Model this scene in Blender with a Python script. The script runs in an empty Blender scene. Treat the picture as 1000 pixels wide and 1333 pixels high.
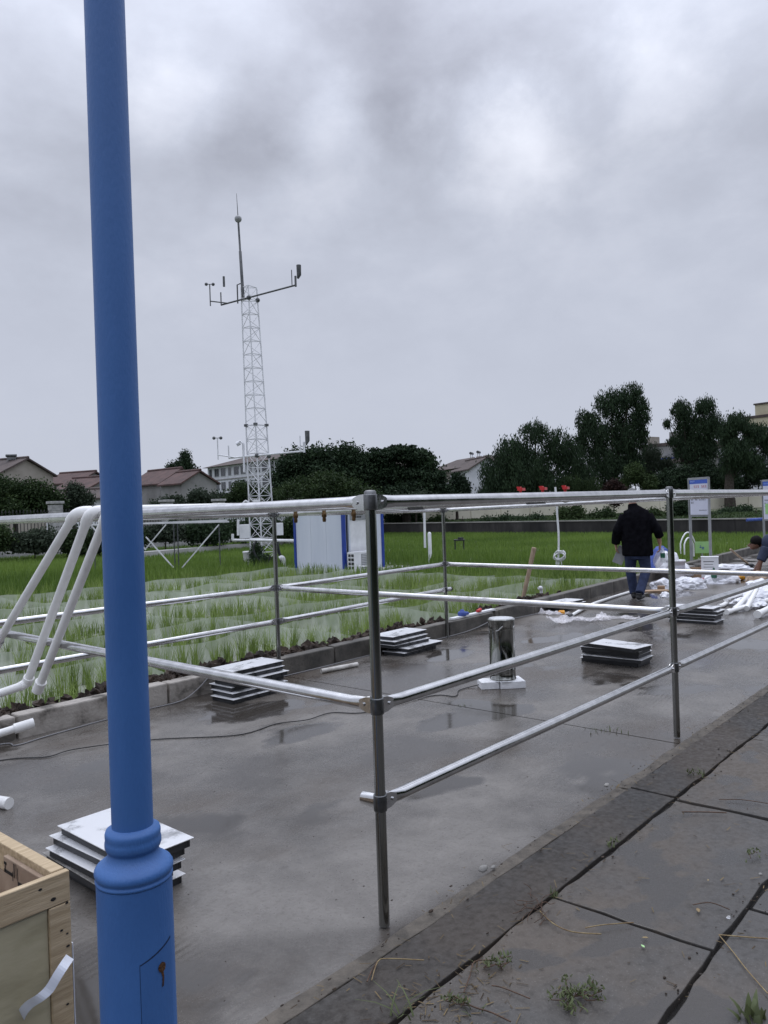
import bpy, bmesh, math, random
import numpy as np
from mathutils import Vector, Matrix, noise
R_ = math.radians
S = bpy.context.scene
COL = S.collection
# ------------------------------------------------------------------ camera
F = 1022.5                                   # focal length in photo pixels (photo 1000 x 1333)
CAM = Vector((-2.163, -1.949, 1.55))
yaw, pit, rol = R_(41.05), R_(-0.2), R_(-1.897)
fw = Vector((math.cos(yaw)*math.cos(pit), math.sin(yaw)*math.cos(pit), math.sin(pit)))
rt0 = Vector((math.sin(yaw), -math.cos(yaw), 0)); up0 = rt0.cross(fw)
rt = math.cos(rol)*rt0 + math.sin(rol)*up0; up = -math.sin(rol)*rt0 + math.cos(rol)*up0
cd = bpy.data.cameras.new('camera'); cam = bpy.data.objects.new('camera', cd); COL.objects.link(cam)
m = Matrix.Identity(4)
for i in range(3): m[i][0], m[i][1], m[i][2], m[i][3] = rt[i], up[i], -fw[i], CAM[i]
cam.matrix_world = m
cd.sensor_fit = 'HORIZONTAL'; cd.sensor_width = 36; cd.lens = 36*F/1000; cd.clip_start = .05; cd.clip_end = 3000
S.camera = cam
def ray(u, v): return ((u-500)/F)*rt + ((666.5-v)/F)*up + fw
def D(u, v, d): return CAM + d*ray(u, v)                       # world point at depth d metres
def G(u, v, z=0.0):                                            # world point on the level z
    r = ray(u, v); return CAM + r*((z-CAM.z)/r.z)
def X(u, d, z):                                                # world point on the bearing u, depth d, level z
    p = D(u, 660, d); return Vector((p.x, p.y, z))
# ------------------------------------------------------------------ sky, sun, exposure
W = bpy.data.worlds.new('World'); S.world = W; W.use_nodes = True
nt = W.node_tree; nt.nodes.clear(); N = nt.nodes.new; L = nt.links.new
def val(node, **k):
    for a, b in k.items(): setattr(node, a, b)
    return node
tc = N('ShaderNodeTexCoord')
sky = N('ShaderNodeTexSky'); sky.sky_type = 'NISHITA'; sky.sun_disc = False
sky.sun_elevation = R_(58); sky.sun_rotation = R_(250)
b1 = N('ShaderNodeBackground'); b1.inputs[1].default_value = .06; L(sky.outputs[0], b1.inputs[0])
sep = N('ShaderNodeSeparateXYZ'); L(tc.outputs['Generated'], sep.inputs[0])
def mth(op, a, b=None, clamp=False):
    n = N('ShaderNodeMath'); n.operation = op; n.use_clamp = clamp
    for i, q in enumerate((a, b)):
        if q is None: continue
        if hasattr(q, 'links'): L(q, n.inputs[i])
        else: n.inputs[i].default_value = q
    return n.outputs[0]
def vm(op, a, b):
    n = N('ShaderNodeVectorMath'); n.operation = op
    for i, q in enumerate((a, b)):
        if hasattr(q, 'links'): L(q, n.inputs[i])
        else: n.inputs[i].default_value = q
    return n
zc = mth('ADD', mth('MAXIMUM', sep.outputs[2], 0.0), .22)
cb = N('ShaderNodeCombineXYZ'); L(mth('DIVIDE', sep.outputs[0], zc), cb.inputs[0]); L(mth('DIVIDE', sep.outputs[1], zc), cb.inputs[1])
def nz(vec, sc, det, rough, dist):
    n = N('ShaderNodeTexNoise'); L(vec, n.inputs['Vector']); n.inputs['Scale'].default_value = sc; n.inputs['Detail'].default_value = det
    n.inputs['Roughness'].default_value = rough; n.inputs['Distortion'].default_value = dist; return n
mpp = N('ShaderNodeMapping'); mpp.inputs['Scale'].default_value = (1, 1, 1.7); L(tc.outputs['Generated'], mpp.inputs[0])
n1 = nz(mpp.outputs[0], 2.3, 7, .56, 0); n2 = nz(mpp.outputs[0], 6.5, 7, .58, .1)
wob = nz(tc.outputs['Generated'], 5.5, 7, .58, .1)
wv = vm('SCALE', vm('SUBTRACT', wob.outputs['Color'], (.5, .5, .5)).outputs[0], (0, 0, 0)); wv.inputs['Scale'].default_value = .17
dirw = vm('ADD', tc.outputs['Generated'], wv.outputs[0]).outputs[0]
tot = mth('ADD', mth('MULTIPLY', mth('SUBTRACT', n1.outputs[0], .5), .28), mth('MULTIPLY', mth('SUBTRACT', n2.outputs[0], .5), .34))
for (u, v, rad, amp) in [(560, 95, .24, -.18), (480, 30, .16, -.06), (300, 190, .11, -.13), (760, 60, .12, -.06), (655, 205, .115, .30), (440, 200, .10, .17),
                         (215, 130, .09, .15), (850, 85, .10, .14), (90, 60, .2, -.02), (930, 240, .2, -.02), (560, 330, .22, .05), (330, 330, .14, .05)]:
    d = ray(u, v).normalized()
    dist = vm('DISTANCE', dirw, tuple(d)).outputs['Value']
    f = mth('SUBTRACT', 1.0, mth('DIVIDE', dist, rad), True)
    f = mth('MULTIPLY', mth('MULTIPLY', f, f), mth('SUBTRACT', 3.0, mth('MULTIPLY', f, 2.0)))
    tot = mth('ADD', tot, mth('MULTIPLY', f, amp))
fade = N('ShaderNodeMapRange'); fade.interpolation_type = 'SMOOTHSTEP'; L(sep.outputs[2], fade.inputs[0])
fade.inputs[1].default_value = .08; fade.inputs[2].default_value = .42; fade.inputs[3].default_value = .12; fade.inputs[4].default_value = 1.0
cl = mth('ADD', mth('MULTIPLY', tot, fade.outputs[0]), .5)
rp = N('ShaderNodeValToRGB'); L(cl, rp.inputs[0]); e = rp.color_ramp
e.elements[0].position = .20; e.elements[0].color = (.285, .297, .358, 1); e.elements[1].position = .78; e.elements[1].color = (.92, .95, 1.06, 1)
q = e.elements.new(.5); q.color = (.565, .600, .705, 1)
zen = N('ShaderNodeMapRange'); L(sep.outputs[2], zen.inputs[0]); zen.inputs[1].default_value = .40; zen.inputs[2].default_value = .95
zen.inputs[3].default_value = 1.0; zen.inputs[4].default_value = 3.0          # overcast skies are brighter overhead
b2 = N('ShaderNodeBackground'); L(rp.outputs[0], b2.inputs[0]); L(zen.outputs[0], b2.inputs[1])
mx = N('ShaderNodeMixShader'); mx.inputs[0].default_value = .95; L(b1.outputs[0], mx.inputs[1]); L(b2.outputs[0], mx.inputs[2])
wo = N('ShaderNodeOutputWorld'); L(mx.outputs[0], wo.inputs[0])
sd = bpy.data.lights.new('sun', 'SUN'); sd.energy = .6; sd.angle = R_(40); sd.color = (1, .97, .93)
sun = bpy.data.objects.new('sun', sd); COL.objects.link(sun)
sdir = Vector((-.35, -.40, -1)); sun.rotation_euler = sdir.to_track_quat('-Z', 'Y').to_euler(); sun.location = (0, 0, 30)
S.view_settings.view_transform = 'Standard'; S.view_settings.look = 'None'; S.view_settings.exposure = 0; S.view_settings.gamma = 1
S.view_settings.use_curve_mapping = False
S.cycles.max_bounces = 6; S.cycles.transparent_max_bounces = 16; S.cycles.use_denoising = True

# ------------------------------------------------------------------ materials
def mat(name, c1, c2=None, sc=4.0, rough=.6, rough2=None, metal=0.0, bump=0.0, bsc=None, det=5, ramp=(.35, .65), spec=.5, alpha=1.0, trans=0.0, c3=None, coord='Object', bdist=.01, stretch=None):
    mt = bpy.data.materials.new(name); mt.use_nodes = True; t = mt.node_tree; ns = t.nodes; b = ns['Principled BSDF']
    b.inputs['Metallic'].default_value = metal; b.inputs['Roughness'].default_value = rough; b.inputs['Specular IOR Level'].default_value = spec
    if trans: b.inputs['Transmission Weight'].default_value = trans
    tcn = ns.new('ShaderNodeTexCoord'); vec = tcn.outputs[coord]
    if stretch:
        mp = ns.new('ShaderNodeMapping'); mp.inputs['Scale'].default_value = stretch; t.links.new(vec, mp.inputs[0]); vec = mp.outputs[0]
    if c2 is None: b.inputs['Base Color'].default_value = (*c1, 1)
    else:
        n = ns.new('ShaderNodeTexNoise'); n.inputs['Scale'].default_value = sc; n.inputs['Detail'].default_value = det; n.inputs['Roughness'].default_value = .6
        t.links.new(vec, n.inputs['Vector'])
        r = ns.new('ShaderNodeValToRGB'); r.color_ramp.elements[0].position = ramp[0]; r.color_ramp.elements[1].position = ramp[1]
        r.color_ramp.elements[0].color = (*c1, 1); r.color_ramp.elements[1].color = (*c2, 1)
        if c3: r.color_ramp.elements.new((ramp[0]+ramp[1])/2).color = (*c3, 1)
        t.links.new(n.outputs[0], r.inputs[0]); t.links.new(r.outputs[0], b.inputs['Base Color'])
        if rough2 is not None:
            mr = ns.new('ShaderNodeMapRange'); mr.inputs[1].default_value = ramp[0]; mr.inputs[2].default_value = ramp[1]
            mr.inputs[3].default_value = rough; mr.inputs[4].default_value = rough2
            t.links.new(n.outputs[0], mr.inputs[0]); t.links.new(mr.outputs[0], b.inputs['Roughness'])
    if bump:
        n = ns.new('ShaderNodeTexNoise'); n.inputs['Scale'].default_value = bsc or sc*4; n.inputs['Detail'].default_value = 6; t.links.new(vec, n.inputs['Vector'])
        bn = ns.new('ShaderNodeBump'); bn.inputs['Strength'].default_value = bump; bn.inputs['Distance'].default_value = bdist
        t.links.new(n.outputs[0], bn.inputs['Height']); t.links.new(bn.outputs[0], b.inputs['Normal'])
    if alpha < 1:
        tr = ns.new('ShaderNodeBsdfTransparent'); ms = ns.new('ShaderNodeMixShader'); ms.inputs[0].default_value = alpha
        t.links.new(tr.outputs[0], ms.inputs[1]); t.links.new(b.outputs[0], ms.inputs[2]); t.links.new(ms.outputs[0], ns['Material Output'].inputs[0])
    return mt
def wet_concrete(name, dry, wetc, thr, wide, bumpy=.25, brown=None, rl=.09, rh=.62, grooves=False, pudr=.09, pw=1.0, ps=.8):
    mt = bpy.data.materials.new(name); mt.use_nodes = True; t = mt.node_tree; ns = t.nodes; lk = t.links.new; b = ns['Principled BSDF']
    b.inputs['Specular IOR Level'].default_value = .65 if grooves else .4
    g = ns.new('ShaderNodeNewGeometry'); pos = g.outputs['Position']
    def no(sc, det=5, ro=.55, st=None):
        v = pos
        if st: mp = ns.new('ShaderNodeMapping'); mp.inputs['Scale'].default_value = st; lk(pos, mp.inputs[0]); v = mp.outputs[0]
        n = ns.new('ShaderNodeTexNoise'); n.inputs['Scale'].default_value = sc; n.inputs['Detail'].default_value = det; n.inputs['Roughness'].default_value = ro; lk(v, n.inputs['Vector']); return n.outputs[0]
    def mr(x, a, bb, c, d):
        n = ns.new('ShaderNodeMapRange'); lk(x, n.inputs[0])
        for i, q in enumerate((a, bb, c, d)): n.inputs[i+1].default_value = q
        return n.outputs[0]
    def mix(fac, a, bb):
        n = ns.new('ShaderNodeMix'); n.data_type = 'RGBA'
        if hasattr(fac, 'links'): lk(fac, n.inputs[0])
        else: n.inputs[0].default_value = fac
        for i, q in ((6, a), (7, bb)):
            if hasattr(q, 'links'): lk(q, n.inputs[i])
            else: n.inputs[i].default_value = (*q, 1)
        return n.outputs[2]
    wetm = mr(no(.62, 7, .60), thr-wide, thr+wide, 0, 1); pud = mr(no(ps, 4, .5, (1, 1.35, 1)), thr+.06, thr+.095, 0, pw)
    mott = no(3.2, 6, .65); fine = no(38, 4, .6); grit = no(170, 2, .5)
    c = mix(wetm, dry, wetc)
    c = mix(mr(mott, .35, .7, 0, .5), c, tuple(q*.62 for q in wetc))
    if brown: c = mix(mr(no(.55, 5, .6, (1, 1.6, 1)), .50, .62, 0, .8), c, brown)
    c = mix(mr(fine, .5, .75, 0, .35), c, tuple(q*.5 for q in wetc))
    c = mix(mr(grit, .62, .75, 0, .4), c, tuple(min(1, q*1.7) for q in dry))
    c = mix(pud, c, tuple(q*.75 for q in wetc))
    lk(c, b.inputs['Base Color'])
    ro0 = mr(wetm, 0, 1, rh, rl+.10); pm_ = ns.new('ShaderNodeMix'); lk(pud, pm_.inputs[0]); lk(ro0, pm_.inputs[2]); pm_.inputs[3].default_value = pudr; ro = pm_.outputs[0]
    mm = ns.new('ShaderNodeMath'); mm.operation = 'MULTIPLY'; lk(ro, mm.inputs[0]); lk(mr(fine, .35, .7, .8, 1.7), mm.inputs[1]); lk(mm.outputs[0], b.inputs['Roughness'])
    h = ns.new('ShaderNodeMath'); h.operation = 'ADD'; lk(mr(fine, 0, 1, 0, 1), h.inputs[0]); lk(mr(mott, 0, 1, 0, 1.6), h.inputs[1]); hh = h.outputs[0]
    if grooves:
        wv = ns.new('ShaderNodeTexWave'); wv.inputs['Scale'].default_value = 9; wv.inputs['Distortion'].default_value = 1.5; wv.inputs['Detail'].default_value = 2
        mp = ns.new('ShaderNodeMapping'); mp.inputs['Rotation'].default_value = (0, 0, R_(82)); lk(pos, mp.inputs[0]); lk(mp.outputs[0], wv.inputs[0])
        h2 = ns.new('ShaderNodeMath'); h2.operation = 'MULTIPLY_ADD'; lk(wv.outputs[0], h2.inputs[0]); lk(mr(no(.9, 3), .5, .62, 0, .8), h2.inputs[1]); lk(hh, h2.inputs[2]); hh = h2.outputs[0]
    bn = ns.new('ShaderNodeBump'); bn.inputs['Distance'].default_value = .004; sm_ = ns.new('ShaderNodeMix'); lk(pud, sm_.inputs[0]); lk(mr(wetm, 0, 1, bumpy, bumpy*.35), sm_.inputs[2]); sm_.inputs[3].default_value = bumpy*.04; lk(sm_.outputs[0], bn.inputs['Strength']); lk(hh, bn.inputs['Height'])
    lk(bn.outputs[0], b.inputs['Normal'])
    return mt
M = {}
M['slab'] = wet_concrete('wet_slab', (.180, .166, .151), (.066, .058, .050), .49, .07, .6, (.058, .043, .030), .07, .34, True, pudr=.065)
M['paving'] = wet_concrete('damp_paving', (.145, .135, .125), (.070, .066, .062), .48, .07, 1.6, (.094, .076, .059), .34, .8, pudr=.17, pw=.75, ps=2.6)
M['paving_dark'] = wet_concrete('dark_paving', (.066, .060, .054), (.036, .034, .032), .48, .07, 1.6, (.055, .043, .033), .38, .8, pudr=.45, pw=.1)
M['mortar'] = mat('mortar', (.06, .052, .042), (.13, .112, .09), 14, .7, bump=.8, bsc=60)
M['joint'] = mat('joint_soil', (.008, .007, .006), (.02, .017, .014), 30, .95, bump=1, bsc=60)
M['kerb'] = mat('kerb_concrete', (.085, .077, .066), (.40, .37, .335), 4.5, .75, bump=.6, bsc=40, ramp=(.34, .56), c3=(.30, .275, .245), coord='Object')
M['kerb_dark'] = mat('kerb_concrete_dark', (.035, .033, .03), (.15, .138, .12), 4, .6, bump=.6, bsc=40, ramp=(.3, .7))  # darker tone of the right-hand kerb blocks
M['soil'] = mat('soil', (.015, .010, .007), (.055, .037, .025), 9, .85, bump=1, bsc=40)
M['mud'] = mat('paddy_mud', (.15, .15, .11), (.36, .38, .32), 1.1, .04, .22, bump=.15, bsc=5, ramp=(.35, .65))
M['ground'] = mat('grass_ground', (.025, .05, .012), (.06, .085, .03), .6, .9, bump=1, bsc=6)
M['terrace'] = mat('terrace_ground', (.03, .055, .015), (.085, .085, .045), .25, .9, bump=1, bsc=4)
def leaf(name, c1, c2, tl=.25, rough=.55):
    mt = bpy.data.materials.new(name); mt.use_nodes = True; t = mt.node_tree; ns = t.nodes; b = ns['Principled BSDF']
    at = ns.new('ShaderNodeAttribute'); at.attribute_name = 'tint'
    r = ns.new('ShaderNodeValToRGB'); r.color_ramp.elements[0].color = (*c1, 1); r.color_ramp.elements[1].color = (*c2, 1)
    t.links.new(at.outputs['Fac'], r.inputs[0]); t.links.new(r.outputs[0], b.inputs['Base Color']); b.inputs['Roughness'].default_value = rough
    b.inputs['Specular IOR Level'].default_value = .3
    tr = ns.new('ShaderNodeBsdfTranslucent'); t.links.new(r.outputs[0], tr.inputs[0]); ms = ns.new('ShaderNodeMixShader'); ms.inputs[0].default_value = tl
    t.links.new(b.outputs[0], ms.inputs[1]); t.links.new(tr.outputs[0], ms.inputs[2]); t.links.new(ms.outputs[0], ns['Material Output'].inputs[0])
    return mt
M['rice'] = leaf('rice_leaf', (.08, .13, .026), (.27, .36, .10), .38)
M['rice_far'] = leaf('rice_far_leaf', (.06, .115, .016), (.165, .255, .048), .3)
M['leaf_dark'] = leaf('leaf_dark', (.010, .023, .011), (.036, .066, .028), .15, .8)
M['leaf_mid'] = leaf('leaf_mid', (.016, .034, .010), (.055, .088, .028), .2, .75)
M['leaf_grey'] = leaf('leaf_grey', (.03, .045, .028), (.075, .10, .065), .2, .75)
M['weed'] = leaf('weed_leaf', (.05, .06, .025), (.14, .17, .075), .25)
M['leaf_rust'] = leaf('leaf_rust', (.014, .007, .006), (.036, .015, .011), .1, .85)
M['debris'] = leaf('dry_debris', (.035, .022, .014), (.20, .15, .08), .1, .9)
M['straw'] = mat('straw', (.16, .10, .05), (.34, .27, .14), 20, .8)
M['twig'] = mat('twig', (.05, .03, .02), (.12, .07, .045), 20, .8)
M['bark'] = mat('bark', (.02, .016, .012), (.06, .05, .04), 6, .9, bump=.8)
M['steel'] = mat('bright_steel', (.54, .54, .545), (.72, .72, .725), 16, .09, .20, metal=1.0, ramp=(.3, .65))
M['post_steel'] = mat('darkened_post_steel', (.26, .265, .255), (.33, .335, .325), 4, .16, .24, metal=1.0, stretch=(1, 1, .3))  # rail steel darkened in colour for the dim surroundings its upright faces would mirror
M['steel_dark'] = mat('clamp_steel', (.10, .105, .11), (.22, .225, .23), 14, .25, .42, metal=1.0)
M['chrome'] = mat('polished_steel', (.14, .145, .135), (.64, .64, .62), 13, .05, .10, metal=1.0, bump=.12, bsc=16, stretch=(1, 1, .05), bdist=.02, ramp=(.34, .66))  # vertical streaks in the colour stand in for mirrored surroundings
M['pvc'] = mat('white_pvc', (.74, .74, .72), (.86, .86, .85), 9, .38, bump=.06, ramp=(.22, .5))
M['pvc_grey'] = mat('aged_pvc', (.40, .38, .35), (.66, .64, .60), 8, .5)
M['blue'] = mat('blue_paint', (.036, .118, .335), (.054, .162, .43), 3, .42, .62, bump=.5, bsc=170, coord='Object', bdist=.002, det=9, ramp=(.3, .7), stretch=(1, 1, .35))
M['blue_seam'] = mat('seam_dark', (.004, .012, .045), (.01, .03, .09), 20, .8)
M['rust'] = mat('rust', (.03, .014, .006), (.14, .06, .022), 60, .9, bump=.5)
M['wood'] = mat('pine_board', (.34, .25, .145), (.58, .46, .30), 5, .7, bump=.2, ramp=(.3, .7), stretch=(1, 12, 12))
M['ply'] = mat('plywood_sheet', (.33, .29, .18), (.50, .45, .31), 3, .6, bump=.15, ramp=(.3, .7), c3=(.44, .39, .255), stretch=(1, 1, 3))
M['ply_in'] = mat('plywood_inside', (.24, .17, .12), (.40, .31, .23), 4, .75, bump=.15)
M['ink'] = mat('black_print', (.012, .012, .012), None, rough=.7)
M['strap'] = mat('steel_strap', (.58, .61, .68), (.72, .75, .82), 6, .4)
M['alu'] = mat('panel_top', (.30, .305, .31), (.78, .79, .81), 7, .16, .34, metal=.3, bump=.12, bsc=12, ramp=(.30, .48))
M['alu_dirty'] = mat('panel_top_dirty', (.14, .13, .115), (.42, .41, .39), 7, .3, .5, metal=.2, ramp=(.35, .65))
M['black'] = mat('black_plastic', (.010, .011, .013), (.035, .037, .042), 8, .35, .55)
M['cable'] = mat('cable_black', (.012, .012, .013), None, rough=.5)
M['cable_grey'] = mat('cable_grey', (.22, .22, .23), None, rough=.5)
M['foam'] = mat('white_foam', (.70, .71, .73), (.84, .85, .87), 12, .8, bump=.3, bsc=90)
M['bag'] = mat('white_plastic', (.50, .51, .56), (.80, .81, .85), 3, .28, .4, ramp=(.3, .55))
M['film'] = mat('clear_film', (.80, .78, .82), (.95, .93, .96), 6, .18, alpha=.42)
M['net'] = mat('net_mesh', (.48, .54, .44), (.66, .70, .60), 2.2, .65, alpha=.58)
M['white'] = mat('white_paint', (.66, .67, .69), (.80, .81, .83), 3, .45)
M['cabin_white'] = mat('cabin_panel', (.52, .57, .66), (.66, .70, .78), .8, .45, stretch=(1, 1, .15))
M['cabin_blue'] = mat('cabin_blue', (.008, .035, .25), (.015, .055, .32), 3, .45)
M['grey'] = mat('grey_paint', (.22, .23, .24), (.32, .33, .34), 4, .5)
M['tower'] = mat('tower_galvanised', (.56, .57, .60), (.74, .75, .78), 3, .5, metal=.2)
M['tower_dark'] = mat('mast_dark', (.06, .065, .07), (.12, .125, .13), 6, .45, metal=.4)
M['brass'] = mat('brass', (.06, .035, .015), (.20, .12, .05), 12, .35, metal=.6)
M['red'] = mat('red_plastic', (.42, .012, .018), (.55, .03, .03), 8, .4)
M['cloth_blk'] = mat('black_jacket', (.0025, .0025, .004), (.007, .007, .010), 14, .95, spec=.08, bump=.5, bsc=18, bdist=.02)
M['jeans'] = mat('blue_jeans', (.012, .020, .055), (.032, .05, .115), 9, .85, bump=.4, bsc=20, bdist=.02)
M['navy'] = mat('navy_shirt', (.018, .026, .055), (.035, .048, .09), 8, .85, bump=.4, bsc=16, bdist=.02)
M['shoe'] = mat('black_shoe', (.008, .008, .009), None, rough=.5)
M['skin'] = mat('skin', (.36, .20, .14), (.44, .26, .19), 8, .5)
M['skin_tan'] = mat('skin_tan', (.15, .075, .05), (.21, .11, .075), 8, .5)
M['hair_grey'] = mat('grey_hair', (.07, .07, .072), (.20, .20, .205), 40, .7)
M['hair'] = mat('black_hair', (.004, .0035, .0035), (.010, .009, .009), 40, .8, spec=.15)
M['card'] = mat('cardboard', (.28, .18, .11), (.40, .28, .18), 6, .8)
M['orange'] = mat('orange_plastic', (.62, .26, .012), (.70, .34, .03), 6, .5)
M['green_glass'] = mat('green_bottle', (.02, .10, .06), (.03, .14, .09), 5, .2)
M['clear'] = mat('clear_plastic', (.75, .78, .80), (.85, .88, .90), 8, .12, alpha=.45)
M['bluecloth'] = mat('blue_cloth', (.03, .06, .26), (.06, .11, .38), 8, .7)
M['lime'] = mat('lime_board', (.30, .55, .20), (.38, .64, .28), 3, .5)
M['sign_white'] = mat('sign_white', (.60, .61, .74), (.68, .69, .82), 3, .35)
M['sign_blue'] = mat('sign_blue', (.035, .09, .46), (.06, .14, .55), 6, .35)
M['sign_ltblue'] = mat('sign_light_blue', (.40, .52, .80), None, rough=.35)
M['sign_red'] = mat('sign_red_print', (.45, .12, .16), None, rough=.5)
M['wall_beige'] = mat('house_wall', (.27, .245, .21), (.36, .33, .29), .5, .85)
M['wall_grey'] = mat('house_wall_grey', (.21, .205, .20), (.30, .295, .29), .5, .85)
M['wall_white'] = mat('house_wall_white', (.55, .56, .60), (.68, .69, .73), .6, .8)
M['wall_yellow'] = mat('house_wall_yellow', (.46, .41, .29), (.55, .50, .37), .6, .8)
M['roof_red'] = mat('roof_red', (.060, .036, .034), (.108, .060, .054), .9, .8, bump=.5, bsc=6, bdist=.05)
M['roof_brown'] = mat('roof_brown', (.055, .042, .040), (.10, .076, .070), .9, .8, bump=.5, bsc=6, bdist=.05)
M['glass'] = mat('window_glass', (.03, .035, .042), (.06, .066, .075), .5, .15)
M['frame'] = mat('window_frame', (.50, .51, .53), None, rough=.5)
M['cream'] = mat('cream_wall', (.50, .475, .38), (.62, .59, .49), .35, .85, bump=.2)
M['stonewall'] = mat('stained_wall', (.014, .014, .015), (.10, .094, .09), .55, .9, bump=.5, bsc=5, ramp=(.3, .75), c3=(.04, .038, .038), spec=.2, stretch=(1, 1, .35))
M['coping'] = mat('coping', (.20, .195, .185), (.32, .31, .29), .8, .85)
M['brickgrey'] = mat('pillar_stone', (.25, .25, .25), (.40, .40, .395), 6, .8)
M['iron'] = mat('fence_iron', (.008, .009, .010), None, rough=.5)
M['path'] = mat('path_concrete', (.28, .28, .27), (.38, .38, .37), .6, .8)
M['timber'] = mat('stick_timber', (.26, .19, .13), (.42, .32, .23), 8, .8, stretch=(6, 6, 1))
M['rustroof'] = mat('rust_sheet', (.030, .012, .009), (.055, .022, .015), 3, .9, spec=.1)

# ------------------------------------------------------------------ mesh helpers
class MB:
    def __init__(s): s.v = []; s.f = []; s.smooth = []
    def add(s, vs, fs, sm=False):
        o = len(s.v); s.v += [tuple(p) for p in vs]; s.f += [tuple(i+o for i in q) for q in fs]; s.smooth += [sm]*len(fs); return s
    def box(s, c, sz, rz=0, mtx=None):
        hx, hy, hz = sz[0]/2, sz[1]/2, sz[2]/2
        vs = [Vector((x, y, z)) for z in (-hz, hz) for x, y in ((-hx, -hy), (hx, -hy), (hx, hy), (-hx, hy))]
        mm = mtx or Matrix.Rotation(rz, 3, 'Z'); vs = [mm @ p + Vector(c) for p in vs]
        return s.add(vs, [(3, 2, 1, 0), (4, 5, 6, 7), (0, 1, 5, 4), (1, 2, 6, 5), (2, 3, 7, 6), (3, 0, 4, 7)])
    def bx(s, x0, x1, y0, y1, z0, z1): return s.box(((x0+x1)/2, (y0+y1)/2, (z0+z1)/2), (x1-x0, y1-y0, z1-z0))
    def bar(s, a, b, w, h=None, upv=(0, 0, 1)):
        a, b = Vector(a), Vector(b); d = b-a; y = d.normalized(); x = y.cross(Vector(upv))
        if x.length < 1e-4: x = y.cross(Vector((1, 0, 0)))
        x.normalize(); z = x.cross(y); mm = Matrix((x, y, z)).transposed()
        return s.box((a+b)/2, (w, d.length, h or w), mtx=mm)
    def tube(s, pts, r, n=10, cap=True, ref=None):
        pts = [Vector(p) for p in pts]; k = len(pts)
        rs = r if isinstance(r, (list, tuple)) else [r]*k
        T = [(pts[min(i+1, k-1)]-pts[max(i-1, 0)]).normalized() for i in range(k)]
        a = Vector(ref) if ref else (Vector((0, 0, 1)) if abs(T[0].z) < .9 else Vector((1, 0, 0)))
        vs = []
        for p, t, q in zip(pts, T, rs):
            xx = a - t*a.dot(t)
            if xx.length < 1e-5: xx = t.orthogonal()
            xx.normalize(); yy = t.cross(xx); a = xx if not ref else a
            ra, rb = q if isinstance(q, tuple) else (q, q)
            vs += [p + xx*(ra*math.cos(2*math.pi*j/n)) + yy*(rb*math.sin(2*math.pi*j/n)) for j in range(n)]
        fs = [(i*n+j, i*n+(j+1) % n, (i+1)*n+(j+1) % n, (i+1)*n+j) for i in range(k-1) for j in range(n)]
        s.add(vs, fs, True)
        if cap:
            s.add(vs[:n], [tuple(range(n))[::-1]]); s.add(vs[-n:], [tuple(range(n))])
        return s
    def hollow(s, a, b, r, ri, n=16, depth=.05):
        a, b = Vector(a), Vector(b); t = (b-a).normalized()
        s.tube([a, b], r, n, False); s.tube([b, b-t*depth], ri, n, True)
        x = t.orthogonal().normalized(); y = t.cross(x); vs = [b+(x*math.cos(2*math.pi*j/n)+y*math.sin(2*math.pi*j/n))*q for q in (r, ri) for j in range(n)]
        return s.add(vs, [(j, (j+1) % n, n+(j+1) % n, n+j) for j in range(n)])
    def lathe(s, c, prof, n=24):
        c = Vector(c); vs = [c+Vector((r*math.cos(2*math.pi*j/n), r*math.sin(2*math.pi*j/n), z)) for r, z in prof for j in range(n)]
        fs = [(i*n+j, i*n+(j+1) % n, (i+1)*n+(j+1) % n, (i+1)*n+j) for i in range(len(prof)-1) for j in range(n)]
        s.add(vs, fs, True); s.add(vs[:n], [tuple(range(n))[::-1]]); s.add(vs[-n:], [tuple(range(n))]); return s
    def ball(s, c, r, n=12, k=8):
        rr = r if isinstance(r, (tuple, list)) else (r, r, r); c = Vector(c); vs = []; fs = []
        for i in range(k+1):
            th = math.pi*(.001+.998*i/k)
            vs += [c+Vector((rr[0]*math.sin(th)*math.cos(2*math.pi*j/n), rr[1]*math.sin(th)*math.sin(2*math.pi*j/n), -rr[2]*math.cos(th))) for j in range(n)]
        fs = [(i*n+j, i*n+(j+1) % n, (i+1)*n+(j+1) % n, (i+1)*n+j) for i in range(k) for j in range(n)]
        return s.add(vs, fs, True)
    def prism(s, poly, z0, z1):
        n = len(poly); vs = [(x, y, z0) for x, y in poly]+[(x, y, z1) for x, y in poly]
        return s.add(vs, [tuple(range(n))[::-1], tuple(range(n, 2*n))]+[(i, (i+1) % n, n+(i+1) % n, n+i) for i in range(n)])
    def build(s, name, mt, parent=None, bevel=0, local=False, **kw):
        me = bpy.data.meshes.new(name)
        vs = s.v
        if parent is not None and not local:
            o = parent.get('_w', None); o = Vector(o) if o is not None else Vector((0, 0, 0))
            vs = [tuple(Vector(p)-o) for p in s.v]
        me.from_pydata(vs, [], s.f); me.polygons.foreach_set('use_smooth', s.smooth); me.materials.append(M[mt] if isinstance(mt, str) else mt); me.update()
        ob = bpy.data.objects.new(name, me); COL.objects.link(ob)
        if parent is not None:
            ob.parent = parent
            ob['_w'] = tuple(parent.get('_w', (0, 0, 0)))
        if bevel:
            bv = ob.modifiers.new('bevel', 'BEVEL'); bv.width = bevel; bv.segments = 2; bv.limit_method = 'ANGLE'; bv.angle_limit = R_(40)
        for k, q in kw.items(): ob[k] = q
        return ob
def tag(o, label, cat, group=None):
    o['label'] = label; o['category'] = cat
    if group: o['group'] = group
    return o
def thing(name, loc, label, cat, group=None):
    o = bpy.data.objects.new(name, None); o.location = loc; COL.objects.link(o); o.empty_display_size = .1; o['_w'] = tuple(loc)
    return tag(o, label, cat, group)
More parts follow.
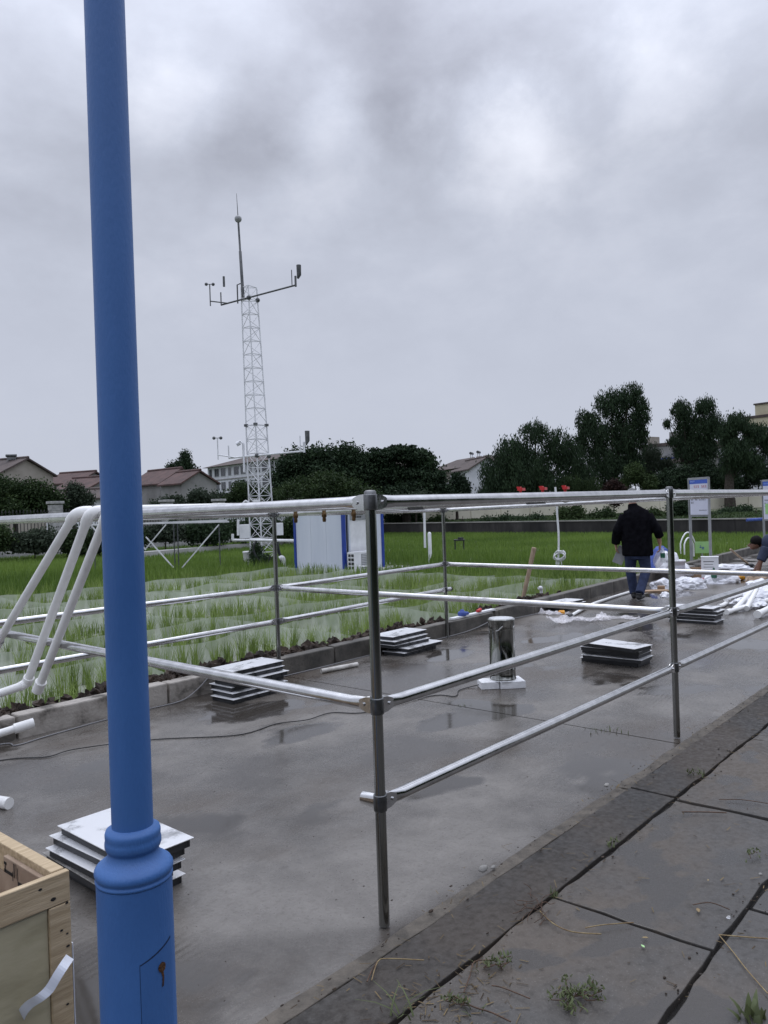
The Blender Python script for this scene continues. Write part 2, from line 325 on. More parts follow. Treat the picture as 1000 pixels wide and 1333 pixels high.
def one(mb, name, mt, label, cat, group=None, bevel=0): return tag(mb.build(name, mt, bevel=bevel), label, cat, group)
def struct(mb, name, mt, kind='structure', parent=None): 
    o = mb.build(name, mt, parent); o['kind'] = kind; return o
def fast_mesh(name, verts, faces4, mt, tint=None, parent=None):
    """numpy quads -> object"""
    me = bpy.data.meshes.new(name); nv, nf = len(verts), len(faces4)
    if parent is not None: verts = verts - np.array(parent.get('_w', (0, 0, 0)))
    me.vertices.add(nv); me.vertices.foreach_set('co', np.asarray(verts, np.float32).ravel())
    me.loops.add(nf*4); me.loops.foreach_set('vertex_index', np.asarray(faces4, np.int32).ravel())
    me.polygons.add(nf); me.polygons.foreach_set('loop_start', np.arange(0, nf*4, 4, dtype=np.int32)); me.polygons.foreach_set('loop_total', np.full(nf, 4, np.int32))
    if tint is not None:
        a = me.attributes.new('tint', 'FLOAT', 'POINT'); a.data.foreach_set('value', np.asarray(tint, np.float32))
    me.update(calc_edges=True); me.validate(); me.materials.append(M[mt])
    o = bpy.data.objects.new(name, me); COL.objects.link(o)
    if parent is not None: o.parent = parent
    return o
rng = np.random.default_rng(7); random.seed(7)

# ------------------------------------------------------------------ ground
FZ = -.30
g = MB(); n = 24
g.add([(-900, -900, -.42), (900, -900, -.42), (900, 900, -.42), (-900, 900, -.42)], [(0, 1, 2, 3)])
struct(g, 'ground', 'ground')
# concrete slab in panels, joints as real gaps
slab = bpy.data.objects.new('concrete_slab', None); COL.objects.link(slab); slab['kind'] = 'structure'; slab['_w'] = (0, 0, 0)
base = MB().bx(-8, 34, -.12, 4.6, -.40, -.03); base.build('slab_bed', 'joint', slab)
for i, (a, b) in enumerate([(-8, -2.6), (-2.6, 2.79), (2.79, 8.3), (8.3, 14.6), (14.6, 34)]):
    MB().bx(a+.006, b-.006, -.10, 4.5, -.029, 0).build('slab_panel', 'slab', slab)
# paving on the near side
pav = bpy.data.objects.new('pavement', None); COL.objects.link(pav); pav['kind'] = 'structure'; pav['_w'] = (0, 0, 0)
MB().bx(-8, 30, -7, -.13, -.40, .012).build('joint_bed', 'joint', pav)
def rough_slab(x0, x1, y0, y1, z, mt, name, j=.006, parent=pav, seed=0):
    rr = random.Random(seed); poly = []
    def edge(a, b, nrm):
        k = max(3, int((Vector(b)-Vector(a)).length/.09))
        for i in range(k):
            t = i/k; w = noise.noise(Vector((a[0]*3+t*9, a[1]*7+seed, 1.3)))*j*1.6 + rr.uniform(-j, j)*.5
            poly.append((a[0]+(b[0]-a[0])*t+nrm[0]*w, a[1]+(b[1]-a[1])*t+nrm[1]*w))
    edge((x0, y0), (x1, y0), (0, 1)); edge((x1, y0), (x1, y1), (1, 0)); edge((x1, y1), (x0, y1), (0, 1)); edge((x0, y1), (x0, y0), (1, 0))
    mb = MB().prism(poly, z-.05, z)
    # slight tilt so that neighbouring slabs sit uneven
    tx, ty = rr.uniform(-.004, .004), rr.uniform(-.006, .006); cx, cy = (x0+x1)/2, (y0+y1)/2
    mb.v = [(x, y, zz+tx*(x-cx)+ty*(y-cy)) for x, y, zz in mb.v]
    return mb.build(name, mt, parent, bevel=.004)
xs = [-7.1, -4.6, -2.0, 1.80, 4.2, 6.8, 9.4, 12, 15, 18, 22, 26]
for i in range(len(xs)-1):
    rough_slab(xs[i]+.004, xs[i+1]-.004, -.405, -.165, .036, 'paving_dark', 'paving_slab', .006, seed=i+11)
    rough_slab(xs[i]+.003, xs[i+1]-.003, -.155, -.085, .026, 'mortar', 'edging_strip', .008, seed=i+40)
x = -7.02
for r, (ya, yb) in enumerate([(-1.016, -.425), (-1.62, -1.040), (-2.22, -1.64), (-2.82, -2.24), (-3.42, -2.84)]):
    x = -7.02 + (0 if r % 2 == 0 else .35); i = 0
    while x < 14:
        rough_slab(x+.008, x+1.25-.008, ya, yb, .04+random.uniform(-.006, .006), 'paving', 'paving_slab', .008, seed=r*50+i+100); x += 1.25+.005; i += 1

# kerb along the paddy
kerb = thing('kerb_wall', (2, 3.78, 0), 'low concrete kerb of long blocks between the wet slab and the paddy', 'kerb')
kx = [-3.2, -2.1, -1.0, .10, 1.15, 1.75]
x = -3.45; i = 0
while x < 6.45:
    ln = 1.25 if x < 1.5 else .98
    if x+ln > 6.6: ln = 6.6-x
    yj = random.uniform(-.008, .008); zt = .165+random.uniform(-.006, .006)
    mb = MB().bx(x+.010, x+ln-.010, 3.715+yj, 3.845+yj, -.05, zt)
    mb.build('kerb_block', 'kerb' if x < 2.3 else 'kerb_dark', kerb, bevel=.012)
    x += ln; i += 1
a, b = Vector((6.64, 3.82, 0)), Vector((27, 5.05, 0)); dv = (b-a).normalized(); x = 0
while x < 20:
    p = a+dv*(x+.5); MB().box((p.x, p.y, .06), (.985, .14, .23), math.atan2(dv.y, dv.x)).build('kerb_block', 'kerb_dark', kerb, bevel=.012); x += 1.0
MB().box((6.64, 3.92, .055), (.12, .30, .22)).build('kerb_block', 'kerb_dark', kerb, bevel=.012)
def kerb_y(x): return 3.78 if x < 6.6 else 3.82+(x-6.64)*(dv.y/dv.x)
# soil bank (sheet) from behind the kerb down to the paddy
mb = MB(); nx = 120
for i in range(nx+1):
    x = -8+ i*.3; yb = kerb_y(x)+.05
    for j, (dy, z) in enumerate([(0, .11), (.12, .13), (.30, .06), (.62, -.22), (.95, -.36)]):
        mb.v.append((x, yb+dy, z+.05*noise.noise(Vector((x*3, dy*9, 0)))))
for i in range(nx):
    for j in range(4): mb.f.append((i*5+j, (i+1)*5+j, (i+1)*5+j+1, i*5+j+1)); mb.smooth.append(True)
struct(mb, 'soil_bank', 'soil')
mb = MB()
for i in range(620):
    x = random.choice([random.uniform(-3, 9), random.gauss(2.9, .5), random.gauss(1.6, .25), random.gauss(.1, .2), random.gauss(1.3, .15), random.gauss(4.6, .4)]); y = kerb_y(x)+random.uniform(.08, .30); r = random.uniform(.022, .06)
    k = len(mb.v); mb.ball((x, y, .115+r*.3+random.uniform(-.03, .035)), (r*random.uniform(.8, 1.3), r, r*.8), 7, 5)
    for q in range(k, len(mb.v)):
        p = Vector(mb.v[q]); w = noise.noise(p*30)*r*1.3+noise.noise(p*80)*r*.5; c = Vector((x, y, .13)); mb.v[q] = tuple(p+(p-c).normalized()*w)
    for q in range(len(mb.smooth)-35, len(mb.smooth)): mb.smooth[q] = False
o = struct(mb, 'soil_clods', 'soil', 'stuff')

# paddy field: wet mud sheet
wa, wb = X(470, 60, 0), X(1120, 35, 0)       # retaining wall line
fl, fr = X(-120, 37, 0), X(470, 56, 0)
mb = MB().add([(-25, 4.5, FZ), (27, 5.4, FZ), (60, 2, FZ), (wb.x, wb.y, FZ), (wa.x, wa.y, FZ), (fr.x, fr.y, FZ), (fl.x-8, fl.y, FZ), (-25, 16, FZ)], [tuple(range(8))])
struct(mb, 'paddy_field', 'mud')

# ------------------------------------------------------------------ rice
def blades(P, h, w, lean, seg, tint, droop=.35):
    """P (n,3) roots -> verts, quads: each blade a strip of seg quads"""
    n = len(P); az = rng.uniform(0, 2*np.pi, n); ln = rng.uniform(.2, 1, n)*lean; hh = h*rng.uniform(.65, 1.1, n)
    side = np.stack([-np.sin(az), np.cos(az), np.zeros(n)], 1); out = np.stack([np.cos(az), np.sin(az), np.zeros(n)], 1)
    V = []
    for k in range(seg+1):
        t = k/seg; ww = w*(1-t**1.6)*.5+.0008
        c = P + out*(ln*hh*(t*.4+t*t*.8))[:, None]; c[:, 2] += hh*(t-droop*ln*t*t)
        V += [c-side*ww, c+side*ww]
    V = np.stack(V, 1).reshape(-1, 3); b0 = (np.arange(n)*(2*seg+2))[:, None]
    Q = np.concatenate([b0+np.array([2*k, 2*k+1, 2*k+3, 2*k+2]) for k in range(seg)], 0)
    return V, Q, np.repeat(tint, 2*seg+2)
def clumps(C, nb, spread, h, w, lean, seg):
    n = len(C); P = np.repeat(C, nb, 0); P[:, :2] += rng.normal(0, spread, (n*nb, 2)); sc = np.repeat(rng.uniform(.55, 1.2, n), nb)
    t = np.clip(np.repeat(rng.uniform(.2, .8, n), nb)+rng.normal(0, .15, n*nb), 0, 1)
    return blades(P, h*sc, w, lean, seg, t)
pts = []
y = 4.62
while y < 17.5:
    x = -9.0
    while x < 15.5:
        pts.append((x+random.uniform(-.05, .05), y+random.uniform(-.05, .05), FZ)); x += .22 if y < 9 else .26
    y += .30 if y < 9 else .38
pts = np.array(pts)
pts = pts[(pts[:, 1] > np.array([kerb_y(q) for q in pts[:, 0]])+.75)]
NX = [-6.2, -4.0, -1.8, .4, 2.7, 5.0, 7.4, 10.0, 13.2]; NY = [4.72, 6.3, 8.1, 10.2, 12.6, 15.2]
pts = pts[(np.abs(pts[:, 0:1]-np.array(NX)[None]).min(1) > .07) & (np.min(np.where(pts[:, 1:2] < np.array(NY)[None], np.array(NY)[None]-pts[:, 1:2], 9), 1) > .16)]
gap = np.array([noise.noise(Vector((q[0]*.9, q[1]*.9, 2))) for q in pts]); pts = pts[gap > -.27]
rel = (pts - np.array(CAM))@np.array(fw); uu = 500+F*((pts-np.array(CAM))@np.array(rt))/np.maximum(rel, .1)
pts = pts[(rel > 1) & (uu > -200) & (uu < 1150)]
# the dense fields further back begin here
cab0 = Vector((14.57, 14.24, 0))
keep = ~((pts[:, 0] > 13.6) & (pts[:, 0] < 17.5) & (pts[:, 1] > 12.9)) & ~((pts[:, 0] > 14.1) & (pts[:, 1] > 12.9))
pts = pts[keep]
near = pts[(pts[:, 1] < 9)]; mid = pts[pts[:, 1] >= 9]
V1, Q1, T1 = clumps(near, 23, .024, .40, .0085, .50, 4); V2, Q2, T2 = clumps(mid, 14, .035, .38, .014, .45, 3)
o = fast_mesh('rice_seedlings', np.concatenate([V1, V2]), np.concatenate([Q1, Q2+len(V1)]), 'rice', np.concatenate([T1, T2])); o['kind'] = 'stuff'
# dense rice
P = []
tot = 420000
xy = np.stack([rng.uniform(-30, 60, tot), rng.uniform(4.5, 50, tot)], 1)
rel = (np.c_[xy, np.zeros(tot)]-np.array(CAM)); dd = rel@np.array(fw); uu = 500+F*(rel@np.array(rt))/np.maximum(dd, .1)
def side(A, B, Q): return (B.x-A.x)*(Q[:, 1]-A.y)-(B.y-A.y)*(Q[:, 0]-A.x)
ok = (dd > 8) & (uu > -60) & (uu < 1060) & (side(wa, wb, xy) < -.3) & (side(fl, fr, xy) < -.4) & (xy[:, 1] > 5.0+.06*np.maximum(xy[:, 0]-6, 0)+.5)
dense = (xy[:, 1] > 16.5+np.sin(xy[:, 0]*.9)*.35) | ((xy[:, 0] > 13.0+.25*np.sin(xy[:, 1])) & ~((xy[:, 1] > 30))) | (xy[:, 0] > 15.5)
hole = (xy[:, 0] > 13.7) & (xy[:, 0] < 17.5) & (xy[:, 1] > 12.6) & (xy[:, 1] < 17)
lane = (np.abs(xy[:, 0]-24.0) < .16) | (np.abs(xy[:, 0]-31) < .2) | (np.abs(xy[:, 1]-9.6-.03*xy[:, 0]) < .10)
xy = xy[ok & dense & ~hole & ~lane]
P = np.c_[xy, np.full(len(xy), FZ)]
tn = np.clip(np.array([.5+.5*noise.noise(Vector((q[0]*.22, q[1]*.22, 5))) for q in xy])+rng.normal(0, .16, len(xy)), 0, 1)
dpt_ = (P-np.array(CAM))@np.array(fw); hf = np.where(dpt_ > 28, .24, .40)
V, Q, T = blades(P, hf, .030, .30, 2, tn); o = fast_mesh('dense_rice', V, Q, 'rice_far', T); o['kind'] = 'stuff'

# mesh barriers between the plots
def net(pts, h, label, z=FZ):
    mb = MB(); acc = 0; pv = None
    for a, b in zip(pts[:-1], pts[1:]):
        a, b = Vector(a), Vector(b); k = max(2, int((b-a).length/.22))
        for i in range(k+(1 if (b-pts_last).length < 1e-6 else 0)):
            p = a+(b-a)*(i/k); sag = .05*noise.noise(Vector((p.x*1.2, p.y*1.2, 3)))-.035*abs(math.sin(p.x*1.7+p.y*1.3))
            wob = .05*noise.noise(Vector((p.x*2, p.y*2, 9)))
            mb.v += [(p.x, p.y, z-.03), (p.x+wob*.5, p.y+wob*.5, z+h*.5), (p.x+wob, p.y+wob, z+h+sag)]
    k = len(mb.v)//3
    for i in range(k-1):
        for j in (0, 1): mb.f.append((i*3+j, (i+1)*3+j, (i+1)*3+j+1, i*3+j+1)); mb.smooth.append(True)
    o = one(mb, 'net_barrier', 'net', label, 'net barrier', 'green mesh barriers round the rice plots')
    return o
ys = [4.72, 6.3, 8.1, 10.2, 12.6, 15.2]; wd = ['nearest the kerb', 'second row back from the kerb', 'third row back from the kerb', 'fourth row back from the kerb', 'fifth row back from the kerb', 'last row before the dense rice']
for y, w in zip(ys, wd):
    x1 = 5.9 if y < 5 else 13.2
    pp = [(x, y+random.uniform(-.3, .3), 0) for x in np.arange(-8, x1, 1.7)]+[(x1, y, 0)]; pts_last = Vector(pp[-1])
    net(pp, .29, 'pale green mesh barrier running along the kerb direction, '+w)
wd2 = ['far left edge', 'left of the blue lamp post', 'just right of the lamp post', 'behind the white drop pipes', 'behind the kerb panel stack', 'left of the corner post', 'right of the corner post', 'beyond the wooden stick', 'right edge of the netted plots']
for x, w in zip([-6.2, -4.0, -1.8, .4, 2.7, 5.0, 7.4, 10.0, 13.2], wd2):
    y0 = max(4.75, kerb_y(x)+.85)
    pp = [(x+random.uniform(-.35, .35), y, 0) for y in np.arange(y0, 15, 1.8)]+[(x, 15.2, 0)]; pts_last = Vector(pp[-1])
    net(pp, .26, 'pale green mesh barrier running away from the kerb, '+w)
print('rice', len(V1)+len(V2)+len(V))
def spline(pts, k=8):
    pts = [Vector(p) for p in pts]; out = []
    for i in range(len(pts)-1):
        p0, p1, p2, p3 = pts[max(i-1, 0)], pts[i], pts[i+1], pts[min(i+2, len(pts)-1)]
        for j in range(k):
            t = j/k; out.append(.5*((2*p1)+(p2-p0)*t+(2*p0-5*p1+4*p2-p3)*t*t+(3*p1-p0-3*p2+p3)*t**3))
    return out+[pts[-1]]
# ------------------------------------------------------------------ tubular steel frame
H1, H2, H3 = .463, .822, 1.570
frame = thing('pipe_frame', (0, 0, 0), 'galvanised steel pipe frame of clamped posts and rails standing over the wet slab', 'pipe frame')
PX = dict(A=(0, 0), B=(2.90, 0), F=(5.73, 0), E=(0, 3.68), C=(2.72, 3.675), D=(5.36, 3.67))
TOP = dict(A=1.578, B=1.592, F=1.585, E=1.560, C=1.538, D=1.516)
MID = dict(A=H2, B=H2, F=H2, E=.845, C=.845, D=.872); LOW = dict(A=H1, B=H1, F=H1, E=.515, C=.53, D=.568)
def lvl(p, z): return (TOP if z > 1.5 else MID if z > .7 else LOW)[p]
for k, (x, y) in PX.items():
    H3 = TOP[k]; zb = .028 if y < 1 else 0
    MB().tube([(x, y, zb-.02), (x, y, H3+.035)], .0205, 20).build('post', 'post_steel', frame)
    mb = MB().lathe((x, y, H3+.035), [(.0225, -.012), (.0225, .004), (.017, .009), (.003, .010)], 20); mb.build('post_cap', 'steel_dark', frame)
def rail(a, b, z, r=.0240, enda=True, endb=True, zb=None):
    za, zb = lvl(a, z) if isinstance(a, str) else z, lvl(b, z) if isinstance(b, str) else z
    a = Vector((*PX[a], za)) if isinstance(a, str) else Vector(a); b = Vector((*PX[b], zb)) if isinstance(b, str) else Vector(b)
    d = (b-a).normalized(); L_ = (b-a).length
    st = [(.048, (.026, .007)), (.072, (.026, .011)), (.120, (r, r))] if enda else [(0, (r, r))]
    en = [(L_-.120, (r, r)), (L_-.072, (.026, .011)), (L_-.048, (.026, .007))] if endb else [(L_, (r, r))]
    q = st+en
    MB().tube([a+d*s for s, _ in q], [t for _, t in q], 20, ref=(0, 0, 1)).build('rail', 'steel', frame)
def clamp(p, z, dirs):
    x, y = PX[p]
    z = lvl(p, z)
    c = MB().lathe((x, y, z), [(.021, -.030), (.0245, -.030), (.0255, -.026), (.0255, .026), (.0245, .030), (.021, .030)], 24).build('clamp', 'steel_dark', frame)
    for d in dirs:
        d = Vector(d); sd = Vector((-d.y, d.x, 0)); o = Vector((x, y, z))
        # leaf shaped cheek plates on both sides of the rail end
        for s in (-1, 1):
            prof = [(.021, -.030), (.048, -.028), (.075, -.018), (.092, 0), (.075, .018), (.048, .028), (.021, .030)]
            vs = [o+d*u+Vector((0, 0, w))+sd*(s*t) for t in (.0085, .0125) for u, w in prof]; n = len(prof)
            fs = [tuple(range(n))[::-1], tuple(range(n, 2*n))]+[(i, (i+1) % n, n+(i+1) % n, n+i) for i in range(n)]
            MB().add(vs, fs).build('cheek_plate', 'steel', c)
            p0 = o+d*.058+sd*(s*.0125)
            MB().tube([p0, p0+sd*(s*.006)], .0075, 6).build('bolt', 'steel', c)
XP, XN, YP, YN = (1, 0, 0), (-1, 0, 0), (0, 1, 0), (0, -1, 0)
H3 = 1.57
for z in (H1, H2, H3):
    rail('A', 'B', z); rail('B', 'F', z); rail('E', 'C', z); rail('C', 'D', z)
    rail((-2.6, 3.68, lvl('E', z)), 'E', z, enda=False)
for z in (H2, H3):
    rail('A', 'E', z); rail('B', 'C', z); rail('F', 'D', z)
rail('F', (8.4, -.02, H1), H1, endb=False); rail('F', (8.4, -.02, H2), H2, endb=False); rail('F', (8.4, -.02, H3), H3, endb=False)
for z in (H2, H3):
    clamp('A', z, [XP, YP]); clamp('B', z, [XP, XN, YP]); clamp('F', z, [XP, XN, YP]); clamp('E', z, [XP, XN, YN]); clamp('C', z, [XP, XN, YN]); clamp('D', z, [XN, YN])
clamp('A', H1, [XP]); clamp('B', H1, [XP, XN]); clamp('F', H1, [XP, XN]); clamp('E', H1, [XP, XN]); clamp('C', H1, [XP, XN]); clamp('D', H1, [XN])
MB().tube([(0, 0, H1), (0, .035, H1), (0, .085, H1)], [(.028, .012), (.028, .016), (.024, .022)], 16, ref=(0, 0, 1)).build('pipe_stub', 'steel', frame)
pb_, pc_ = Vector((*PX['B'], TOP['B'])), Vector((*PX['C'], TOP['C']))
for f in (.26, .55): MB().tube([pb_.lerp(pc_, f-.02), pb_.lerp(pc_, f+.02)], .0275, 16).build('coupling', 'steel_dark', frame)
MB().tube([(5.36, 3.67, .568), (5.46, 3.67, .568)], .024, 16).build('pipe_stub', 'steel', frame)
MB().tube([(5.455, 3.67, .568), (5.475, 3.67, .568)], .0255, 16).build('end_plug', 'black', frame)

# ------------------------------------------------------------------ white PVC pipe runs across the frame
def elbow(c, d1, d2, r, n=8):
    c, d1, d2 = Vector(c), Vector(d1), Vector(d2); R = r*1.9; p = []
    for i in range(n+1):
        t = i/n; a = c+d1*R; b = c+d2*R; p.append(a*(1-t)**2+c*2*t*(1-t)+b*t*t)
    return p
pr = .0245
runs = [((0, 2.10), (.0, 3.17, .775), 4.75, 'leftmost white pvc pipe run with a slanting drop leg ending in an open collar', 1.55, 0),
        ((0.0, 1.95), (.0, 2.77, .575), 4.92, 'middle white pvc pipe run whose slanting drop leg meets a low side arm', 1.68, 1),
        ((0.02, 1.80), (.0, 2.62, .565), 5.10, 'rightmost white pvc pipe run, its slanting drop leg half behind the blue lamp post', 1.82, 2)]
zt = 1.592
for (x0, y0), bt, xe, lab, xn, kind in runs:
    t = thing('pvc_pipe', (x0, y0, zt), lab, 'pipe', 'white pvc pipe runs laid across the frame')
    c = Vector((x0-.05, y0, zt)); b = Vector((bt[0]-.05, bt[1], bt[2])); d = (b-c).normalized()
    MB().tube([(x0+.02, y0, zt), (xe, y0+.02, zt)], pr, 18).build('top_pipe', 'pvc', t)
    e = elbow(c, (1, 0, 0), d, pr*1.25)
    MB().tube([c+Vector((.085, 0, 0))]+e+[c+d*.085], pr*1.22, 18).build('elbow', 'pvc', t)
    MB().tube([c+d*.05, b], pr, 18).build('drop_leg', 'pvc', t)
    if kind == 0:
        MB().hollow(b-d*.055, b+d*.012, pr*1.28, pr*.75, 18).build('collar', 'pvc', t)
    elif kind == 1:
        MB().tube([b-d*.06, b-d*.01], pr*1.28, 18).build('collar', 'pvc', t)
        e = elbow(b, (-1, -.25, -.10), -d, pr)
        MB().tube(e[::-1], pr*1.15, 16).build('elbow', 'pvc', t)
        dd = Vector((-1, -.22, -.09)).normalized()
        q1 = b+dd*.03; q2 = b+dd*1.0; q3 = q2+Vector((0, 0, -.17)); q4 = D(44, 941, 4.3)
        MB().tube([q1, q2], pr, 16).build('side_arm', 'pvc', t)
        MB().tube([q2-dd*.02, q2+Vector((0, 0, -.02)), q3+Vector((0, 0, .02)), q3], pr, 16).build('down_pipe', 'pvc', t)
        a = MB().tube([q3, q4+(q3-q4).normalized()*.06], pr*.85, 16).build('return_arm', 'pvc', t)
        dq = (q4-q3).normalized()
        MB().hollow(q4-dq*.10, q4, pr*1.12, pr*.5, 18).build('collar', 'pvc', t)
        MB().tube([q4-dq*.2+Vector((0, 0, .0)), q4-dq*.185], pr*1.05, 14).build('hose_clip', 'steel_dark', t)
    else:
        e = elbow(b, (-.9, .25, -.2), -d, pr)
        MB().hollow(b-d*.05, b+d*.015, pr*1.3, pr*.7, 18).build('collar', 'pvc', t)
        MB().tube([b-d*.062, b-d*.05], pr*1.36, 18).build('collar_rim', 'pvc', t)
    # ball valve with red handle near the far end
    xv = xe-.18
    v = MB().tube([(xv-.07, y0+.02, zt), (xv-.045, y0+.02, zt), (xv, y0+.02, zt), (xv+.045, y0+.02, zt), (xv+.07, y0+.02, zt)], [pr*1.3, pr*1.35, pr*1.6, pr*1.35, pr*1.3], 16).build('valve', 'white', t)
    mb = MB().tube([(xv, y0+.02, zt+.03), (xv, y0+.02, zt+.105)], .014, 10)
    mb.box((xv+.018, y0+.02, zt+.110), (.15, .05, .026), .35); mb.box((xv-.025, y0+.02, zt+.128), (.06, .036, .016), .35); mb.build('valve_handle', 'red', v)
    # brass nozzle under the pipe
    MB().lathe((xn, y0, zt-pr-.092), [(.007, 0), (.012, .003), (.014, .02), (.011, .03), (.018, .038), (.018, .058), (.013, .065), (.016, .096)], 10).build('nozzle', 'brass', t)
pl = thing('pvc_pipe', tuple(G(10, 1047, .03)), 'white pvc pipe end poking in at the left edge above the wooden crate', 'pipe')
a, b = G(12, 1046, .03), G(-260, 1003, .03)
MB().tube([a+(b-a).normalized()*.05, b], .0245, 16).build('pipe_body', 'pvc', pl); MB().hollow(a+(b-a).normalized()*.08, a, .032, .012, 18).build('collar', 'pvc', pl)
MB().tube([a+(b-a).normalized()*.085, a+(b-a).normalized()*.10], .030, 16).build('clip', 'black', pl)

# ------------------------------------------------------------------ blue lamp post
lp = thing('lamp_post', (-1.148, -.226, .03), 'tall blue painted lamp post with a moulded collar, close to the camera', 'lamp post')
px, py = -1.148, -.226
MB().lathe((px, py, .03), [(.0925, 0), (.0925, .02), (.0885, .03), (.0885, .650)], 48).build('base', 'blue', lp)
cprof = [(.0885, .631), (.0905, .636), (.0905, .643), (.0878, .647), (.0878, .652), (.0905, .659), (.0922, .668), (.0915, .680), (.0875, .692), (.0790, .704), (.0690, .716), (.0620, .730), (.0590, .745)]
cprof = [(q, .75-(.75-z)*.58) for q, z in cprof]+[(.0585, .752), (.0635, .756), (.0660, .763), (.0660, .770), (.0655, .775), (.0642, .779), (.0648, .785), (.0650, .793), (.0625, .801), (.0500, .806), (.0470, .809)]
MB().lathe((px, py, 0), cprof, 48).build('collar', 'blue', lp)
MB().lathe((px, py, 0), [(.0485, .80), (.0478, 2.0), (.0455, 4.2), (.043, 6.0)], 40).build('shaft', 'blue', lp)
ang0 = math.atan2(-1.723, -1.015)
def patch(mb, r, a0, a1, z0, z1, n=8, cut=0):
    o = len(mb.v)
    for i in range(n+1):
        a = a0+(a1-a0)*i/n; zt_ = z1+cut*(i/n)
        mb.v += [(px+r*math.cos(a), py+r*math.sin(a), z0), (px+r*math.cos(a), py+r*math.sin(a), zt_)]
    for i in range(n): mb.f.append((o+2*i, o+2*i+2, o+2*i+3, o+2*i+1)); mb.smooth.append(True)
    return mb
sgn = 1
dmat = 'blue'
d0, d1 = ang0+R_(3), ang0+R_(60)
sm = MB(); patch(sm, .0889, d0, d1, .235, .512, 10, .035); patch(sm, .0897, d0+.02, d1, .239, .507, 10, .035)
MBs = MB(); patch(MBs, .0889, d0, d0+.012, .238, .511, 2, .002); patch(MBs, .0889, d0, d1, .5105, .5125, 10, .035)
MBs.build('door_seam', 'blue_seam', lp)
dr = MB(); patch(dr, .0898, d0+.012, d1, .239, .510, 10, .033)
dd = dr.build('access_door', 'blue', lp)
al = ang0+R_(37); rr = .0900
c = Vector((px+rr*math.cos(al), py+rr*math.sin(al), .490)); nrm = Vector((math.cos(al), math.sin(al), 0))
lk = MB().tube([c-nrm*.002, c+nrm*.002], .0085, 10).build('lock', 'rust', dd)
mb = MB(); tg = Vector((-nrm.y, nrm.x, 0))
pts2 = []
for i in range(16):
    t = 2*math.pi*i/16; rr2 = .011*(1+.35*noise.noise(Vector((math.cos(t)*2, math.sin(t)*2, 4)))); pts2.append(c+nrm*.0012+tg*(rr2*math.cos(t))+Vector((0, 0, rr2*1.1*math.sin(t))))
mb.add(pts2, [tuple(range(16))])
mb.add([c+nrm*.0010+tg*w+Vector((0, 0, z)) for w, z in ((-.004, -.008), (.004, -.010), (.006, -.025), (.0035, -.046), (-.0015, -.047), (.001, -.025))], [(0, 1, 2, 3, 4, 5)])
mb.build('rust_stain', 'rust', dd)

# ------------------------------------------------------------------ wooden crate
cx, cy, ct = -1.104, .186, .568
cr = thing('wooden_crate', (cx-.6, cy+.4, 0), 'open plywood crate with pine battens and a loose steel strap, bottom left corner', 'crate')
CW, CL = 1.0, .92
def board(x0, x1, y0, y1, z0, z1, mt='wood', nm='board', bv=.003): return MB().bx(x0, x1, y0, y1, z0, z1).build(nm, mt, cr, bevel=bv)
# front side (towards -y)
board(cx-CW, cx-.001, cy, cy+.022, ct-.085, ct)                          # top batten
board(cx-.062, cx-.001, cy, cy+.022, .03, ct-.087)                       # corner post batten
board(cx-CW, cx-.063, cy+.008, cy+.021, .03, ct-.087, 'ply', 'ply_panel')
board(cx-CW, cx-.001, cy+.0225, cy+.032, .03, ct-.006, 'ply_in', 'ply_lining')
# right side (towards +x)
board(cx-.038, cx, cy+.034, cy+CL, ct-.085, ct-.002)
board(cx-.036, cx-.0225, cy+.034, cy+CL, .03, ct-.0865, 'ply_in', 'ply_lining')
board(cx-.054, cx-.0385, cy+.05, cy+.305, ct-.135, ct-.022, 'ply_in', 'inner_batten')
board(cx-.022, cx, cy+.034, cy+.12, .03, ct-.087)
board(cx-.022, cx, cy+CL-.08, cy+CL, .03, ct-.087)
# back and left sides, floor and skids
board(cx-CW, cx, cy+CL+.001, cy+CL+.022, ct-.085, ct); board(cx-CW, cx, cy+CL+.001, cy+CL+.014, .03, ct-.087, 'ply_in', 'ply_lining')
board(cx-CW-.022, cx-CW-.001, cy, cy+CL+.022, .03, ct, 'ply_in', 'ply_lining')
board(cx-CW, cx-.038, cy+.034, cy+CL, .03, .05, 'ply_in', 'floor_sheet')
for k in (0, .42, .84): board(cx-CW, cx, cy+.02+k, cy+.09+k, -.0, .029)
# print on the inner batten: bottom halves of a stencilled arrow and strokes
mb = MB(); xf = cx-.0545-.0008; zb = ct-.022
def ink(y0, y1, z0, z1):
    y0, y1 = [cy+.11+(q-cy-.17)*.42 for q in (y0, y1)]; mb.add([(xf, y0, zb+z0), (xf, y1, zb+z0), (xf, y1, zb+z1), (xf, y0, zb+z1)], [(3, 2, 1, 0)])
ink(.62-.03+cy-.01, .62+cy, -.022, -.014); ink(.48+cy, .62+cy, -.046, -.036); ink(.478+cy, .486+cy, -.058, -.030); ink(.595+cy, .606+cy, -.046, -.014)
ink(.452+cy, .464+cy, -.046, -.004); ink(.424+cy, .430+cy, -.046, -.002)
ink(.400+cy, .408+cy, -.050, -.012); ink(.17+cy, .405+cy, -.062, -.050); ink(.168+cy, .176+cy, -.075, -.045)
mb.build('stencil_print', 'ink', cr)
mb = MB()
for (x, z, s) in [(-.012, .48, .006), (-.030, .41, .006), (-.014, .395, .005), (-.013, .36, .007), (-.05, .505, .010), (-.085, .545, .007), (-.02, .20, .006), (-.06, .14, .006)]:
    mb.lathe((0, 0, 0), [(.0001, 0), (s*.5, .0006), (s*.5, .001)], 8); k = 40
    for q in range(len(mb.v)-k, len(mb.v)):
        p = mb.v[q]; mb.v[q] = (cx+x+p[0]*1.6, cy-.0002-p[2], z+p[1])
